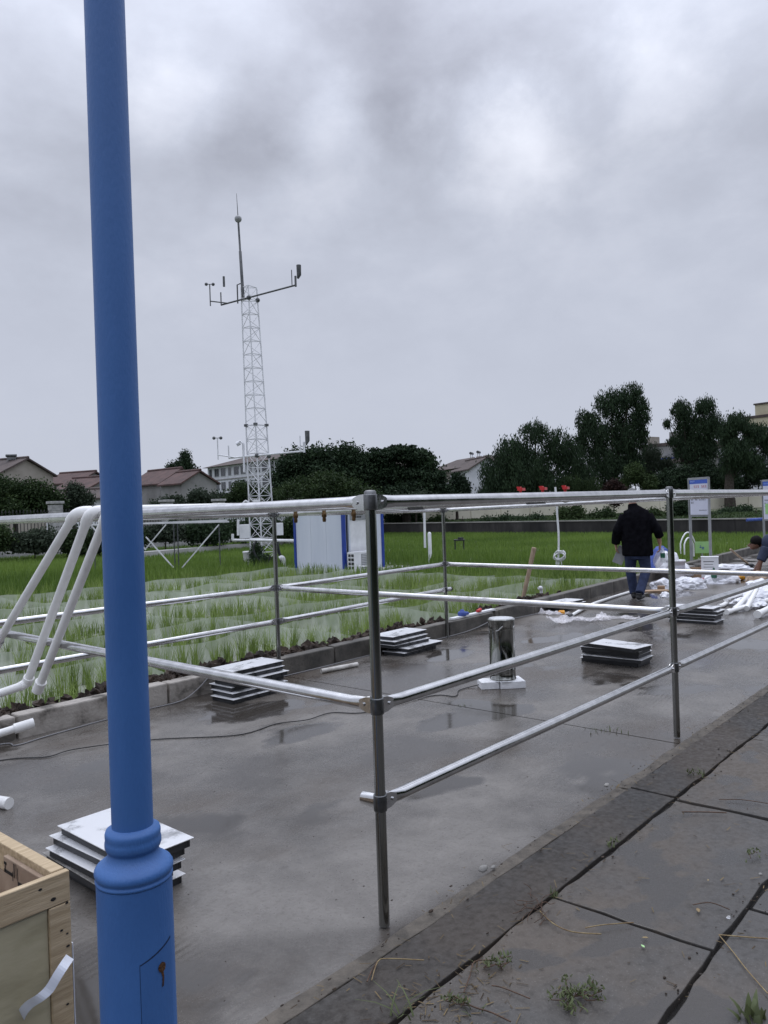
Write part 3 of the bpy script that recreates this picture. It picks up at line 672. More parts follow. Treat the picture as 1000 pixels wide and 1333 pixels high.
mb.build('knot', 'ink', cr)
pth = [D(u, v, d) for u, v, d in ((91, 1246, 2.17), (84, 1256, 2.12), (75, 1270, 2.10), (64, 1288, 2.09), (52, 1299, 2.08), (38, 1308, 2.09), (29, 1319, 2.10), (25, 1333, 2.12), (26, 1352, 2.14))]
pth = spline(pth, 4); mb = MB()
for q in pth: wv_ = rt*.0105-up*.0070; mb.v += [tuple(q-wv_), tuple(q+wv_)]
for i in range(len(pth)-1): mb.f.append((2*i, 2*i+1, 2*i+3, 2*i+2)); mb.smooth.append(False)
mb2 = mb.build('strap', 'strap', cr); so = mb2.modifiers.new('s', 'SOLIDIFY'); so.thickness = .0007
board(cx+.001, cx+.004, cy+.003, cy+.02, 0, .36, 'strap', 'strap', 0)

# ------------------------------------------------------------------ stacks of metal topped panels
def make_panel(name, label, group, mt='alu', sx=.6, sy=.3):
    t = thing(name, (0, 0, 0), label, 'panel', group)
    MB().bx(-sx/2, sx/2, -sy/2, sy/2, .034, .0385).build('top_plate', mt, t, bevel=.0015)
    mb = MB(); w = .014
    ix, iy = sx/2-.012, sy/2-.012
    mb.bx(-ix, ix, -iy, -iy+w, 0, .0335).bx(-ix, ix, iy-w, iy, 0, .0335).bx(-ix, -ix+w, -iy+w, iy-w, 0, .0335).bx(ix-w, ix, -iy+w, iy-w, 0, .0335)
    mb.build('rim', 'black', t, bevel=.002)
    MB().bx(-ix+w, ix-w, -iy+w, iy-w, .010, .030).build('core', 'black', t)
    mb = MB()
    for k in range(5): mb.bx(-ix+.03+k*(2*ix-.1)/4, -ix+.07+k*(2*ix-.1)/4, -iy-.006, -iy, .006, .022)
    for k in range(3): mb.bx(ix, ix+.006, -iy+.03+k*.09, -iy+.06+k*.09, .006, .022)
    mb.build('clip', 'black', t, kind='stuff')
    return t
def place(t, loc, rz, label, copy=True, mt=None):
    o = t.copy() if copy else t
    if copy: COL.objects.link(o)
    o.location = loc; o.rotation_euler = (0, 0, rz); o['label'] = label; o['_w'] = tuple(loc)
    if copy:
        for ch in t.children:
            c = ch.copy(); COL.objects.link(c); c.parent = o
            if mt and c.name.startswith('top_plate'):
                c.data = ch.data.copy(); c.data.materials[0] = M[mt]
    return o
GP = 'metal topped panels stacked on the wet slab'
proto = make_panel('metal_panel', 'metal topped panel', GP)
used = [False]
LV = {0: 'lowest', 1: 'second from the bottom', 2: 'third from the bottom', 3: 'fourth from the bottom', 4: 'fifth from the bottom', 5: 'sixth from the bottom'}
def stack(where, base, rz, layers):
    z = base[2]
    for i, (dx, dy, da, *mt) in enumerate(layers):
        lv = 'topmost' if i == len(layers)-1 else LV[i]
        lab = f'panel {lv} in the stack {where}'
        place(proto, (base[0]+dx, base[1]+dy, z), rz+da, lab, used[0], mt[0] if mt and used[0] else None); used[0] = True; z += .0405
H = math.pi/2
stack('behind the blue lamp post', (-.395, 1.15, 0), H, [(-.0, .05, 0), (-.03, .06, -.02, 'alu_dirty'), (-.03, .01, .02), (.0, .03, .03), (.015, .0, -.01)])
stack('against the kerb left of the corner post', (2.14, 3.42, 0), 0, [(-.03, -.06, .02), (.0, -.03, -.02), (.02, .02, 0), (.03, -.02, .01), (.02, .03, -.01), (.03, .05, .0)])
stack('just right of the corner post', (4.42, 3.50, 0), 0, [(.0, -.03, .04), (.05, -.06, 0), (-.05, .04, -.03), (-.06, .05, .05), (-.02, .10, .02)])
stack('in the puddle right of the steel canister', (4.98, 1.36, 0), H, [(.03, .03, 0), (-.02, -.01, .03), (.03, .02, -.02), (-.03, .0, .02), (-.08, -.03, -.16)])
stack('behind the right hand frame post', (7.86, 1.62, 0), H, [(.0, .0, 0), (.02, .03, .01), (-.01, .0, -.02), (.02, -.01, .02), (-.02, .03, 0)])
stack('against the kerb near the wooden stick', (8.30, 3.66, 0), 0, [(.04, .0, .05), (.0, -.02, .02), (-.06, .0, -.04)])

# ------------------------------------------------------------------ steel canister on foam blocks
tx, ty = 3.55, 1.735
ca = thing('steel_canister', (tx, ty, .062), 'shiny steel canister standing on two white foam blocks', 'canister')
MB().lathe((tx, ty, .062), [(.110, 0), (.113, .003), (.113, .014), (.109, .018), (.109, .085), (.1105, .088), (.1105, .094), (.109, .097), (.109, .43)], 40).build('body', 'chrome', ca)
MB().lathe((tx, ty, .062), [(.109, .430), (.113, .433), (.113, .440), (.1125, .505), (.116, .508), (.116, .518), (.112, .522), (.02, .5225)], 40).build('lid', 'chrome', ca)
MB().lathe((tx, ty, .062+.5227), [(.104, 0), (.104, .002), (.01, .0021)], 32).build('lid_disc', 'white', ca)
MB().tube([(tx-.118, ty-.02, .49), (tx-.122, ty-.05, .50), (tx-.11, ty-.085, .535)], .005, 8).build('latch', 'steel', ca)
MB().lathe((tx, ty, .062), [(.125, -.0005), (.125, .002), (.113, .0025)], 32).build('base_ring', 'white', ca)
dirr = math.atan2(-.754, .657)
MBf = MB().box((3.448, 1.822, .0305), (.155, .17, .061), -.75); one(MBf, 'foam_block', 'foam', 'smaller white foam block, left one under the steel canister', 'foam block', bevel=.004)
MBf = MB().box((3.588, 1.692, .0305), (.215, .215, .061), -.75); one(MBf, 'foam_block', 'foam', 'larger white foam block, right one under the steel canister', 'foam block', bevel=.004)
# ------------------------------------------------------------------ cables and loose pipes on the slab
cb_ = spline([(-.6, 3.5, .005), (.02, 3.3, .005), (.22, 3.12, .006), (.42, 3.10, .012), (.86, 2.87, .006), (1.27, 2.47, .005), (1.62, 2.46, .005), (1.81, 2.33, .012), (2.07, 2.34, .006), (2.25, 2.12, .005), (2.92, 2.03, .005), (3.02, 1.86, .005), (3.2, 1.95, .006), (3.37, 1.93, .01), (3.44, 1.78, .055), (3.46, 1.74, .075)])
one(MB().tube(cb_, .0038, 6), 'power_cable', 'cable', 'thin black cable snaking over the wet slab to the steel canister', 'cable')
cb_ = spline([(-1, 3.66, .006), (.1, 3.69, .006), (.22, 3.56, .006), (.45, 3.60, .006), (.95, 3.66, .006), (1.3, 3.67, .006), (1.62, 3.66, .01), (1.80, 3.69, .06), (1.95, 3.705, .15), (2.06, 3.75, .185), (2.3, 3.9, .15)])
one(MB().tube(cb_, .005, 6), 'power_cable', 'cable_grey', 'grey cable lying along the foot of the kerb and climbing over it', 'cable')
cb_ = spline([(2.55, 3.68, .006), (3.2, 3.66, .006), (4.0, 3.68, .006), (5.2, 3.66, .006), (5.9, 3.67, .02), (6.5, 3.66, .10), (6.75, 3.72, .03), (7.6, 3.74, .006)], 6)
one(MB().tube(cb_, .005, 6), 'power_cable', 'cable_grey', 'grey cable lying along the darker kerb right of the corner post', 'cable')
lp2 = thing('pvc_pipe', (3.1, 3.42, .02), 'short off white pipe lying on the wet slab by the kerb', 'pipe')
MB().hollow((3.50, 3.40, .022), (3.07, 3.47, .022), .022, .017, 16).build('pipe_body', 'pvc_grey', lp2)
# ------------------------------------------------------------------ walls, terrace, fences
def hdir(u):
    h = ray(u, 660); h.z = 0; h.normalize(); return h, Vector((h.y, -h.x, 0))
ta, tb = X(380, 62, 0), X(1120, 36, 0)
nrm_w = Vector((wb.y-wa.y, -(wb.x-wa.x), 0)).normalized()
if nrm_w.dot(fw) < 0: nrm_w = -nrm_w
# terrace surface behind the wall, rising gently
mb = MB(); far_l, far_r = X(380, 140, 0), X(1150, 140, 0)
for i in range(21):
    a = wa.lerp(wb, -.3+1.6*i/20); 
    for j in range(9): p = a+nrm_w*(.1+j*12); mb.v.append((p.x, p.y, .36+.02*j*j*.3+.10*noise.noise(Vector((p.x*.2, p.y*.2, 0)))))
for i in range(20):
    for j in range(8): mb.f.append((i*9+j, (i+1)*9+j, (i+1)*9+j+1, i*9+j+1)); mb.smooth.append(True)
struct(mb, 'terrace', 'terrace')
w0, w1 = wa.lerp(wb, -.12), wa.lerp(wb, 1.15)
rw = thing('retaining_wall', (w0.x, w0.y, FZ), 'stained dark grey retaining wall behind the dense rice field', 'wall')
dw = (w1-w0).normalized(); LW = (w1-w0).length; k = 0
while k*2.5 < LW:
    p = w0+dw*(k*2.5+1.25); MB().box((p.x, p.y, .02), (2.485, .22, .90), math.atan2(dw.y, dw.x)).build('wall_panel', 'stonewall', rw)
    MB().box((p.x, p.y, .50), (2.49, .30, .06), math.atan2(dw.y, dw.x)).build('coping_stone', 'coping', rw); k += 1
c0, c1 = X(440, 64, 0), X(1100, 92, 0); dc = (c1-c0).normalized(); LC = (c1-c0).length
cw = thing('boundary_wall', (c0.x, c0.y, .4), 'long cream boundary wall behind the shrubs on the terrace', 'wall')
k = 0
while k*3.2 < LC:
    p = c0+dc*(k*3.2+1.6); zt = 2.12+.004*k*3.2
    MB().box((p.x, p.y, (zt+.2)/2), (3.17, .2, zt-.2), math.atan2(dc.y, dc.x)).build('wall_panel', 'cream', cw)
    MB().box((p.x-dc.x*1.6, p.y-dc.y*1.6, (zt+.25)/2), (.34, .34, zt-.15), math.atan2(dc.y, dc.x)).build('pier', 'cream', cw)
    MB().box((p.x, p.y, zt+.04), (3.18, .30, .08), math.atan2(dc.y, dc.x)).build('coping_stone', 'coping', cw); k += 1
# iron fence with stone pillars on the left
def fdepth(u): return 1/(1/40+(1/55-1/40)*(u-72)/(426-72))
ups = [-70, 72, 217, 285, 334, 382, 426, 468]
names = ['outside the left edge', 'seen left of the drop pipes', 'right of the blue lamp post', 'below the grey gable house', 'behind the lattice mast', 'left of the white cabin', 'above the white cabin', 'behind the corner post']
fp = [X(u, fdepth(u), FZ) for u in ups]
for p, w in zip(fp, names):
    t = thing('stone_pillar', (p.x, p.y, FZ), 'grey stone fence pillar '+w, 'pillar', 'stone pillars along the iron fence')
    az = math.atan2(fp[-1].y-fp[0].y, fp[-1].x-fp[0].x)
    for c in range(9):
        MB().box((p.x, p.y, FZ+.15+c*.292), (.54+random.uniform(-.012, .012), .54, .285), az).build('stone_block', 'brickgrey', t, bevel=.015)
    MB().box((p.x, p.y, FZ+2.74), (.66, .66, .13), az).build('capstone', 'brickgrey', t, bevel=.02)
fnw = ['between the outermost pillars at the left', 'behind the blue lamp post', 'in front of the grey gable house', 'left of the lattice mast', 'behind the lattice mast', 'beyond the cabin, left length', 'beyond the cabin, right length']
for (a, b), w in zip(zip(fp[:-1], fp[1:]), fnw):
    t = thing('iron_fence', (a.x, a.y, FZ), 'black iron railing fence '+w, 'fence', 'black iron fence panels')
    d = (b-a).normalized(); L_ = (b-a).length; up1 = Vector((0, 0, 1))
    for z in (.45, 1.25, 2.05): MB().bar(a+d*.3+up1*z, b-d*.3+up1*z, .05).build('fence_rail', 'iron', t)
    MB().box((*((a+b)/2).xy, FZ+.2), (L_-.56, .25, .40), math.atan2(d.y, d.x)).build('plinth', 'brickgrey', t)
    k = int((L_-.7)/.17); proto_bar = None
    for i in range(min(k, 60)):
        p = a+d*(.4+i*(L_-.8)/max(1, k-1) if k <= 60 else .4+i*(L_-.8)/59)
        if proto_bar is None:
            m_ = MB().bar((0, 0, .4), (0, 0, 2.25), .028); m_.lathe((0, 0, 2.25), [(.03, 0), (.045, .04), (.004, .17)], 5); proto_bar = m_.build('picket', 'iron', t, local=True); ob = proto_bar
        else: ob = proto_bar.copy(); COL.objects.link(ob)
        ob.location = p-a
# light path strip across the left of the field
a, b = X(150, 34, FZ), X(392, 45, FZ); d = (b-a).normalized(); q = Vector((-d.y, d.x, 0))*.35
struct(MB().add([tuple(p)[:2]+(z,) for z in (FZ, .0) for p in (a-q, b-q, b+q, a+q)], [(3, 2, 1, 0), (4, 5, 6, 7), (0, 1, 5, 4), (1, 2, 6, 5), (2, 3, 7, 6), (3, 0, 4, 7)]), 'field_path', 'path')

# ------------------------------------------------------------------ foliage
def leafcloud(clump_list, nl, size, kind='round', per=22, tmean=.45):
    """clump_list: (centre, (rx, ry, rz)) in metres -> quads"""
    nl, size = nl*1.6, size*.78; VV, TT = [], []; w = np.array([c[1][0]*c[1][2] for c in clump_list]); w = w/w.sum()
    for (c, r), ww in zip(clump_list, w):
        nt_ = max(3, int(nl*2.6*ww/per)); dirs = rng.normal(size=(nt_, 3)); dirs /= np.linalg.norm(dirs, axis=1)[:, None]
        rad = rng.uniform(.06, 1.0, nt_)**.45*rng.uniform(.85, 1.12, nt_); tw = np.array(c)+dirs*rad[:, None]*np.array(r)
        P = np.repeat(tw, per, 0); n = len(P); rm = min(r)
        if kind == 'weep':
            P = P+rng.normal(0, size*.55, (n, 3)); P[:, 2] -= rng.uniform(-.1, 1.0, n)*min(1.6, rm*.6)
        elif kind == 'flat':
            P = P+rng.normal(0, 1, (n, 3))*np.array([rm*.26, rm*.26, rm*.07])
        else: P = P+rng.normal(0, max(size*.9, rm*.13), (n, 3))
        ts = np.clip(np.repeat(rng.normal(tmean, .22, nt_), per)+rng.normal(0, .07, n), 0, 1)
        a = rng.normal(size=(n, 3)); a /= np.linalg.norm(a, axis=1)[:, None]
        if kind == 'weep': a = a*.5+np.array([0, 0, -1.0]); a /= np.linalg.norm(a, axis=1)[:, None]
        b = np.cross(a, rng.normal(size=(n, 3))); b /= np.linalg.norm(b, axis=1)[:, None]
        sz = size*rng.uniform(.6, 1.25, n)[:, None]; asp = .32 if kind == 'weep' else .52
        VV.append(np.stack([P-a*sz*.5, P+b*sz*asp*.5+a*sz*.05, P+a*sz*.5, P-b*sz*asp*.5+a*sz*.05], 1).reshape(-1, 3)); TT.append(np.repeat(ts, 4))
    V = np.concatenate(VV); Q = np.arange(len(V)).reshape(-1, 4); return V, Q, np.concatenate(TT)
def tree(name, label, cat, d, cl, z0, nl, size, mt, kind='round', group=None, trunk=None, tr=.2, tmean=.45, dz=.8):
    """cl: crown masses as (u, v, half width, half height) bearings of the photo, placed at depth d"""
    px_m = d/F; cs = []
    for i, (u, v, ru, rv) in enumerate(cl):
        dd = d+((i*37) % 11-5)/5*.25*ru*px_m*1.2; c = D(u, v, dd); cs.append((tuple(c), (ru*px_m, ru*px_m*dz, rv*px_m)))
    ub = trunk if trunk else sum(c[0]*c[2] for c in cl)/sum(c[2] for c in cl)
    b = X(ub, d, z0); t = thing(name, (b.x, b.y, z0), label, cat, group)
    zc = sum(c[0][2] for c in cs)/len(cs); bot = min(c[0][2]-c[1][2] for c in cs); top = Vector((b.x, b.y, max(z0+.5, bot*.4+zc*.6)))
    mb = MB(); top.x += .3*tr; mb.tube([b-Vector((0, 0, .3)), b.lerp(top, .35)+Vector((.1*tr, .2*tr, 0)), b.lerp(top, .7), top], [tr*1.25, tr, tr*.8, tr*.5], 8)
    fork = b.lerp(top, .55)
    for c, r in cs:
        c = Vector(c); mb.tube([fork, fork.lerp(c, .5)+Vector((0, 0, r[2]*.25)), c+Vector((0, 0, r[2]*.3))], [tr*.45, tr*.28, tr*.08], 6)
    mb.build('trunk', 'bark', t)
    V, Q, T = leafcloud(cs, nl, size, kind, tmean=tmean); fast_mesh('crown', V, Q, mt, T, t)
    return t
BG = 'trees and shrubs behind the fields'
tree('broadleaf_tree', 'dark broadleaf tree with a bumpy top right of the lattice mast', 'tree', 60, [(385, 607, 26, 20), (418, 596, 32, 14), (452, 592, 22, 13), (372, 628, 26, 24), (430, 618, 46, 24), (466, 612, 20, 20), (400, 640, 46, 20), (450, 640, 36, 22)], .3, 9000, .34, 'leaf_dark', group=BG, tr=.3)
tree('broadleaf_tree', 'mid green leafy tree low in front of the dark trees beside the mast', 'tree', 54, [(400, 642, 46, 16), (360, 652, 28, 12), (445, 640, 36, 18), (425, 628, 26, 12), (478, 650, 26, 14)], .2, 5000, .26, 'leaf_mid', group=BG, tr=.18, tmean=.3)
tree('layered_tree', 'dark spreading tree with layered branches behind the corner post', 'tree', 62, [(492, 596, 24, 12), (526, 591, 34, 12), (548, 600, 22, 13), (568, 622, 14, 9), (500, 618, 34, 20), (545, 625, 40, 24), (520, 645, 54, 18), (572, 642, 20, 16)], .3, 9500, .34, 'leaf_dark', 'flat', group=BG, tr=.3, tmean=.35)
tree('clipped_hedge', 'very dark upright evergreen block left of the white gabled house', 'hedge', 66, [(596, 633, 10, 15), (603, 642, 7, 16), (590, 648, 14, 14)], .4, 4200, .30, 'leaf_dark', group=BG, tr=.12, tmean=.15)
tree('shrub', 'pale leafed shrub showing over the rail right of the corner post', 'shrub', 57, [(520, 652, 14, 7), (545, 650, 18, 8), (565, 655, 10, 6)], .4, 1100, .26, 'leaf_grey', group=BG, tr=.06)
tree('weeping_tree', 'large domed weeping tree left of the tallest tree', 'tree', 88, [(698, 562, 26, 14), (668, 586, 30, 22), (728, 578, 28, 22), (645, 614, 24, 24), (690, 605, 44, 30), (744, 600, 26, 26), (662, 632, 36, 22), (718, 632, 46, 24), (636, 636, 16, 16), (757, 622, 18, 24)], .6, 13000, .42, 'leaf_dark', 'weep', group=BG, tr=.4, tmean=.5)
tree('weeping_tree', 'tallest dark tree with hanging twigs at the right', 'tree', 92, [(822, 512, 18, 16), (796, 522, 26, 18), (765, 545, 18, 14), (835, 536, 12, 24), (775, 565, 24, 26), (812, 560, 30, 34), (838, 568, 8, 16), (790, 600, 34, 26), (824, 600, 20, 20), (756, 575, 10, 18), (800, 630, 24, 14)], .6, 11000, .42, 'leaf_dark', 'weep', group=BG, tr=.4, tmean=.45)
tree('weeping_tree', 'dark drooping tree with a forked crown above the first notice board', 'tree', 92, [(888, 532, 16, 14), (918, 528, 16, 13), (903, 552, 32, 20), (930, 552, 16, 20), (869, 551, 6, 6), (898, 580, 26, 20), (876, 574, 8, 5), (922, 582, 16, 16), (905, 608, 16, 18)], .7, 6800, .40, 'leaf_dark', 'weep', group=BG, tr=.35, tmean=.5, trunk=898)
tree('weeping_tree', 'dark drooping tree at the right edge with its trunk before the cream wall', 'tree', 82, [(960, 548, 20, 13), (984, 562, 20, 14), (948, 566, 16, 16), (962, 585, 26, 18), (1002, 576, 16, 13), (952, 605, 18, 14), (980, 600, 18, 12)], .6, 6000, .38, 'leaf_dark', 'weep', group=BG, tr=.5, tmean=.5, trunk=951)
tree('shrub', 'yellow green shrub below the tallest tree', 'shrub', 86, [(826, 617, 12, 14), (844, 628, 12, 10), (812, 632, 10, 8)], .7, 1900, .32, 'leaf_mid', group=BG, tr=.08, tmean=.55)
tree('shrub', 'dusky grey green shrub beneath the grey rooftops', 'shrub', 96, [(848, 596, 16, 20), (838, 615, 14, 14), (870, 606, 14, 14)], .7, 2600, .36, 'leaf_grey', 'weep', group=BG, tr=.1, tmean=.2)
tree('shrub', 'dark shrub mass left of the first notice board', 'shrub', 88, [(868, 628, 24, 14), (890, 622, 20, 16), (850, 636, 14, 8)], .7, 2600, .34, 'leaf_dark', group=BG, tr=.1, tmean=.4)
tree('shrub', 'dark shrub mass right of the first notice board', 'shrub', 89, [(932, 622, 24, 16), (950, 630, 22, 10), (918, 612, 14, 14)], .7, 2600, .34, 'leaf_dark', group=BG, tr=.1, tmean=.35)
tree('shrub', 'dark shrub mass below the yellow building', 'shrub', 90, [(985, 616, 20, 15), (1010, 618, 20, 16), (965, 630, 16, 9)], .7, 2600, .34, 'leaf_dark', group=BG, tr=.1, tmean=.3)
tree('shrub', 'olive shrub between the weeping tree and the tall tree', 'shrub', 86, [(742, 630, 20, 12), (770, 632, 16, 10)], .6, 1800, .34, 'leaf_mid', 'weep', group=BG, tr=.1, tmean=.2)
tree('broadleaf_tree', 'dense green tree below the brown gable house at the left edge', 'tree', 52, [(15, 644, 32, 20), (48, 641, 24, 14), (72, 652, 14, 10), (-20, 640, 34, 26), (20, 660, 60, 12)], .2, 6500, .26, 'leaf_mid', group=BG, tr=.16, tmean=.22)
tree('broadleaf_tree', 'grey leafed tree in front of the red roofed houses', 'tree', 54, [(98, 641, 11, 13), (92, 656, 14, 9), (113, 651, 8, 9), (84, 661, 10, 9)], .2, 2400, .22, 'leaf_grey', group=BG, tr=.12, tmean=.2)
tree('conifer_tree', 'dark conical tree poking above the grey gable houses', 'tree', 150, [(241, 596, 6, 8), (240, 606, 12, 8), (244, 615, 16, 8), (226, 609, 8, 6)], 0, 1700, .55, 'leaf_dark', group=BG, tr=.3, tmean=.4)
tree('shrub', 'dull green shrubs under the grey gable houses', 'shrub', 56, [(225, 655, 18, 7), (258, 648, 15, 9), (283, 653, 18, 9), (205, 659, 12, 5)], .1, 2800, .24, 'leaf_grey', group=BG, tr=.08, tmean=.15)
tree('shrub', 'mid green shrub under the apartment block left of the mast', 'shrub', 54, [(318, 642, 22, 14), (340, 648, 18, 12), (300, 656, 14, 8)], .1, 2400, .24, 'leaf_mid', group=BG, tr=.08, tmean=.25)
# tall plants in front of the iron fence and on the terrace
for (u, d, w, v0, v1, mt, lab, tm) in [(-15, 35, 34, 684, 716, 'leaf_mid', 'leafy squash plants at the far left fence foot', .4), (45, 36, 36, 686, 722, 'leaf_grey', 'broad leaved plants climbing below the stone pillar', .25), (110, 36.5, 34, 684, 720, 'leaf_mid', 'dark leafy plants behind the white drop pipes', .2), (165, 37, 30, 684, 716, 'leaf_mid', 'dark leafy plants hidden behind the blue lamp post', .15),
        (215, 38, 30, 678, 706, 'leaf_grey', 'low leafy plants right of the blue lamp post', .1), (270, 39, 34, 676, 706, 'leaf_dark', 'dark weedy plants along the fence left of the mast', .6), (320, 41, 28, 674, 702, 'leaf_dark', 'dark plants behind the lattice mast', .6), (370, 43, 28, 672, 700, 'leaf_mid', 'green plants between the mast and the cabin', .15),
        (528, 63, 30, 664, 686, 'leaf_dark', 'dark creeper mass right of the cabin above the retaining wall', .8), (570, 58, 12, 674, 684, 'leaf_mid', 'low shrub on the terrace behind the thin pole', .4), (603, 58, 22, 672, 686, 'leaf_mid', 'low green shrub on the terrace before the cream wall', .4), (650, 56, 26, 662, 682, 'leaf_dark', 'dark bush on the terrace left of the coiled hose pole', .7), (690, 55, 26, 663, 680, 'leaf_dark', 'dark bush on the terrace behind the coiled hose pole', .8),
        (745, 54, 22, 656, 682, 'leaf_mid', 'bright green bush on the terrace left of the walking man', .6), (785, 53, 18, 654, 678, 'leaf_mid', 'bushy plant on the terrace just left of the walking man', .3), (848, 53, 14, 656, 672, 'leaf_mid', 'green bush on the terrace right of the walking man', .5), (885, 52, 16, 650, 674, 'leaf_dark', 'dark bush on the terrace left of the first notice board', .6), (925, 56, 22, 660, 674, 'leaf_grey', 'pale vegetable row right of the first notice board', .3), (960, 60, 26, 654, 668, 'leaf_dark', 'low dark bushes under the tree trunk', .7), (985, 50, 18, 662, 676, 'leaf_grey', 'vegetable plants left of the second notice board', .25)]:
    zb = FZ if u < 400 else .35
    if u > 580 and u not in (745, 885): v0 += 10 if u < 900 else 7; v1 += 3
    h = (v1-v0)/2; vm_ = (v0+v1)/2
    tree('leafy_plant', lab, 'plant', d, [(u-w*.5, vm_+2, w*.5, h*.85), (u+w*.3, vm_, w*.55, h), (u, vm_+h*.45, w*.9, h*.5)], zb, int(900+w*22), .20 if u < 400 else .22, mt, 'flat' if mt == 'leaf_grey' else 'round', group='plants along the fence foot and on the terrace', tr=.03, tmean=tm)
# low ground cover on the terrace
tot = 26000; s_ = rng.uniform(-.2, 1.2, tot); dpt = rng.uniform(.3, 26, tot)**1.0
Pp = np.array(wa)[None]+(np.array(wb)-np.array(wa))[None]*s_[:, None]+np.array(nrm_w)[None]*dpt[:, None]; Pp[:, 2] = .36
tn = np.clip(np.array([.5+.9*noise.noise(Vector((p[0]*.35, p[1]*.35, 1))) for p in Pp])+rng.normal(0, .15, tot), 0, 1)
V, Q, T = blades(Pp, .22, .10, .9, 2, tn); o = fast_mesh('ground_cover', V, Q, 'leaf_mid', T); o['kind'] = 'stuff'

# ------------------------------------------------------------------ houses and blocks far behind
def facade_quadbox(t, name, mt, o, a, b, s0, s1, t0, t1, z0, z1):
    """box spanned by unit vectors a, b from origin o"""
    vs = [o+a*s+b*q+Vector((0, 0, z)) for z in (z0, z1) for s, q in ((s0, t0), (s1, t0), (s1, t1), (s0, t1))]
    return MB().add(vs, [(3, 2, 1, 0), (4, 5, 6, 7), (0, 1, 5, 4), (1, 2, 6, 5), (2, 3, 7, 6), (3, 0, 4, 7)]).build(name, mt, t)
def window(t, o, a, nrm, s, z, w, h, parts=2):
    q = nrm
    def bq(nm, mt, s0, s1, z0, z1, d0, d1, par): 
        vs = [o+a*ss+q*dd+Vector((0, 0, zz)) for zz in (z0, z1) for ss, dd in ((s0, d0), (s1, d0), (s1, d1), (s0, d1))]
        return MB().add(vs, [(3, 2, 1, 0), (4, 5, 6, 7), (0, 1, 5, 4), (1, 2, 6, 5), (2, 3, 7, 6), (3, 0, 4, 7)]).build(nm, mt, par)
    f = bq('window', 'frame', s-w/2-.06, s+w/2+.06, z-.06, z+h+.06, -.05, .05, t)
    for k in range(parts):
        ww = w/parts; bq('pane', 'glass', s-w/2+k*ww+.03, s-w/2+(k+1)*ww-.03, z+.03, z+h-.03, .0, .065, f)
def heater(t, p, az, s=1.0):
    """rooftop solar water heater: tilted collector, tank, legs"""
    r = Matrix.Rotation(az, 3, 'Z')
    def w(x, y, z): return Vector(p)+r@Vector((x*s, y*s, z*s))
    h = MB().tube([w(-1.0, .5, 1.25), w(1.0, .5, 1.25)], .27*s, 12).build('heater_tank', 'tower_dark', t)
    MB().add([w(-.9, -.6, .2), w(.9, -.6, .2), w(.9, .4, 1.05), w(-.9, .4, 1.05), w(-.9, -.6, .12), w(.9, -.6, .12), w(.9, .4, .97), w(-.9, .4, .97)], [(0, 1, 2, 3), (7, 6, 5, 4), (0, 4, 5, 1), (1, 5, 6, 2), (2, 6, 7, 3), (3, 7, 4, 0)]).build('collector', 'strap', h)
    for x in (-.8, .8): MB().bar(w(x, .55, -.6), w(x, .55, 1.0), .07*s).build('heater_leg', 'grey', h)
def gable_house(label, u, v, d, width, length, drop, phi, wall, roof, wins=(), z0=-.3, over=.35, heat=None, chim=None):
    h, r = hdir(u); pk = D(u, v, d); ph = R_(phi)
    rd = h*math.cos(ph)-r*math.sin(ph); wd_ = r*math.cos(ph)+h*math.sin(ph); o = Vector((pk.x, pk.y, 0)); zp = pk.z; ze = zp-drop
    t = thing('gable_house', (pk.x, pk.y, z0), label, 'house', 'houses far behind the fields'); hw = width/2
    prof = [(-hw, z0), (hw, z0), (hw, ze), (0, zp-.08), (-hw, ze)]
    vs = [o+wd_*s+rd*q+Vector((0, 0, z)) for q in (0, length) for s, z in prof]
    MB().add(vs, [(0, 1, 2, 3, 4), (9, 8, 7, 6, 5), (0, 5, 6, 1), (1, 6, 7, 2), (4, 9, 5, 0)]).build('wall', wall, t)
    for s in (-1, 1):
        k = (hw+over)/hw; e0 = wd_*(s*hw*k)+Vector((0, 0, zp-drop*k)); th = Vector((0, 0, .18))
        a, b, c, dd = o-rd*over+Vector((0, 0, zp)), o+rd*(length+over)+Vector((0, 0, zp)), o+rd*(length+over)+e0, o-rd*over+e0
        rf = MB().add([a, b, c, dd, a+th, b+th, c+th, dd+th], [(3, 2, 1, 0), (4, 5, 6, 7), (0, 1, 5, 4), (1, 2, 6, 5), (2, 3, 7, 6), (3, 0, 4, 7)]).build('roof', roof, t)
    MB().tube([o-rd*over+Vector((0, 0, zp+.2)), o+rd*(length+over)+Vector((0, 0, zp+.2))], .16, 6).build('ridge', roof, t)
    for face, s, z, w, hh in wins:
        if face == 'g': window(t, o, wd_, -rd, s, zp-z, w, hh)
        else: window(t, o-wd_*hw, rd, -wd_, s, zp-z, w, hh)
    if heat: heater(t, o+rd*heat[0]+wd_*heat[1]+Vector((0, 0, zp+heat[2])), math.atan2(rd.y, rd.x)+heat[3], heat[4])
    return t
gable_house('brown roofed house with a beige gable and a solar heater on its ridge', 34, 598, 85, 7.0, 9, 1.65, 40, 'wall_beige', 'roof_brown', [('g', 1.1, 3.2, .5, .75), ('g', .5, 3.2, .5, .75)], heat=(1.8, -.3, -.2, .6, .55))
h, r = hdir(60); lt = thing('lean_to', tuple(D(60, 640, 80)), 'low brown roofed annex in front of the beige gable house', 'house', 'houses far behind the fields')
o_ = X(38, 80, 0); a_ = (X(86, 84, 0)-o_).normalized(); b_ = Vector((-a_.y, a_.x, 0)); 
if b_.dot(h) < 0: b_ = -b_
facade_quadbox(lt, 'wall', 'wall_beige', o_, a_, b_, 0, 4.1, 0, 4, -.3, 4.3)
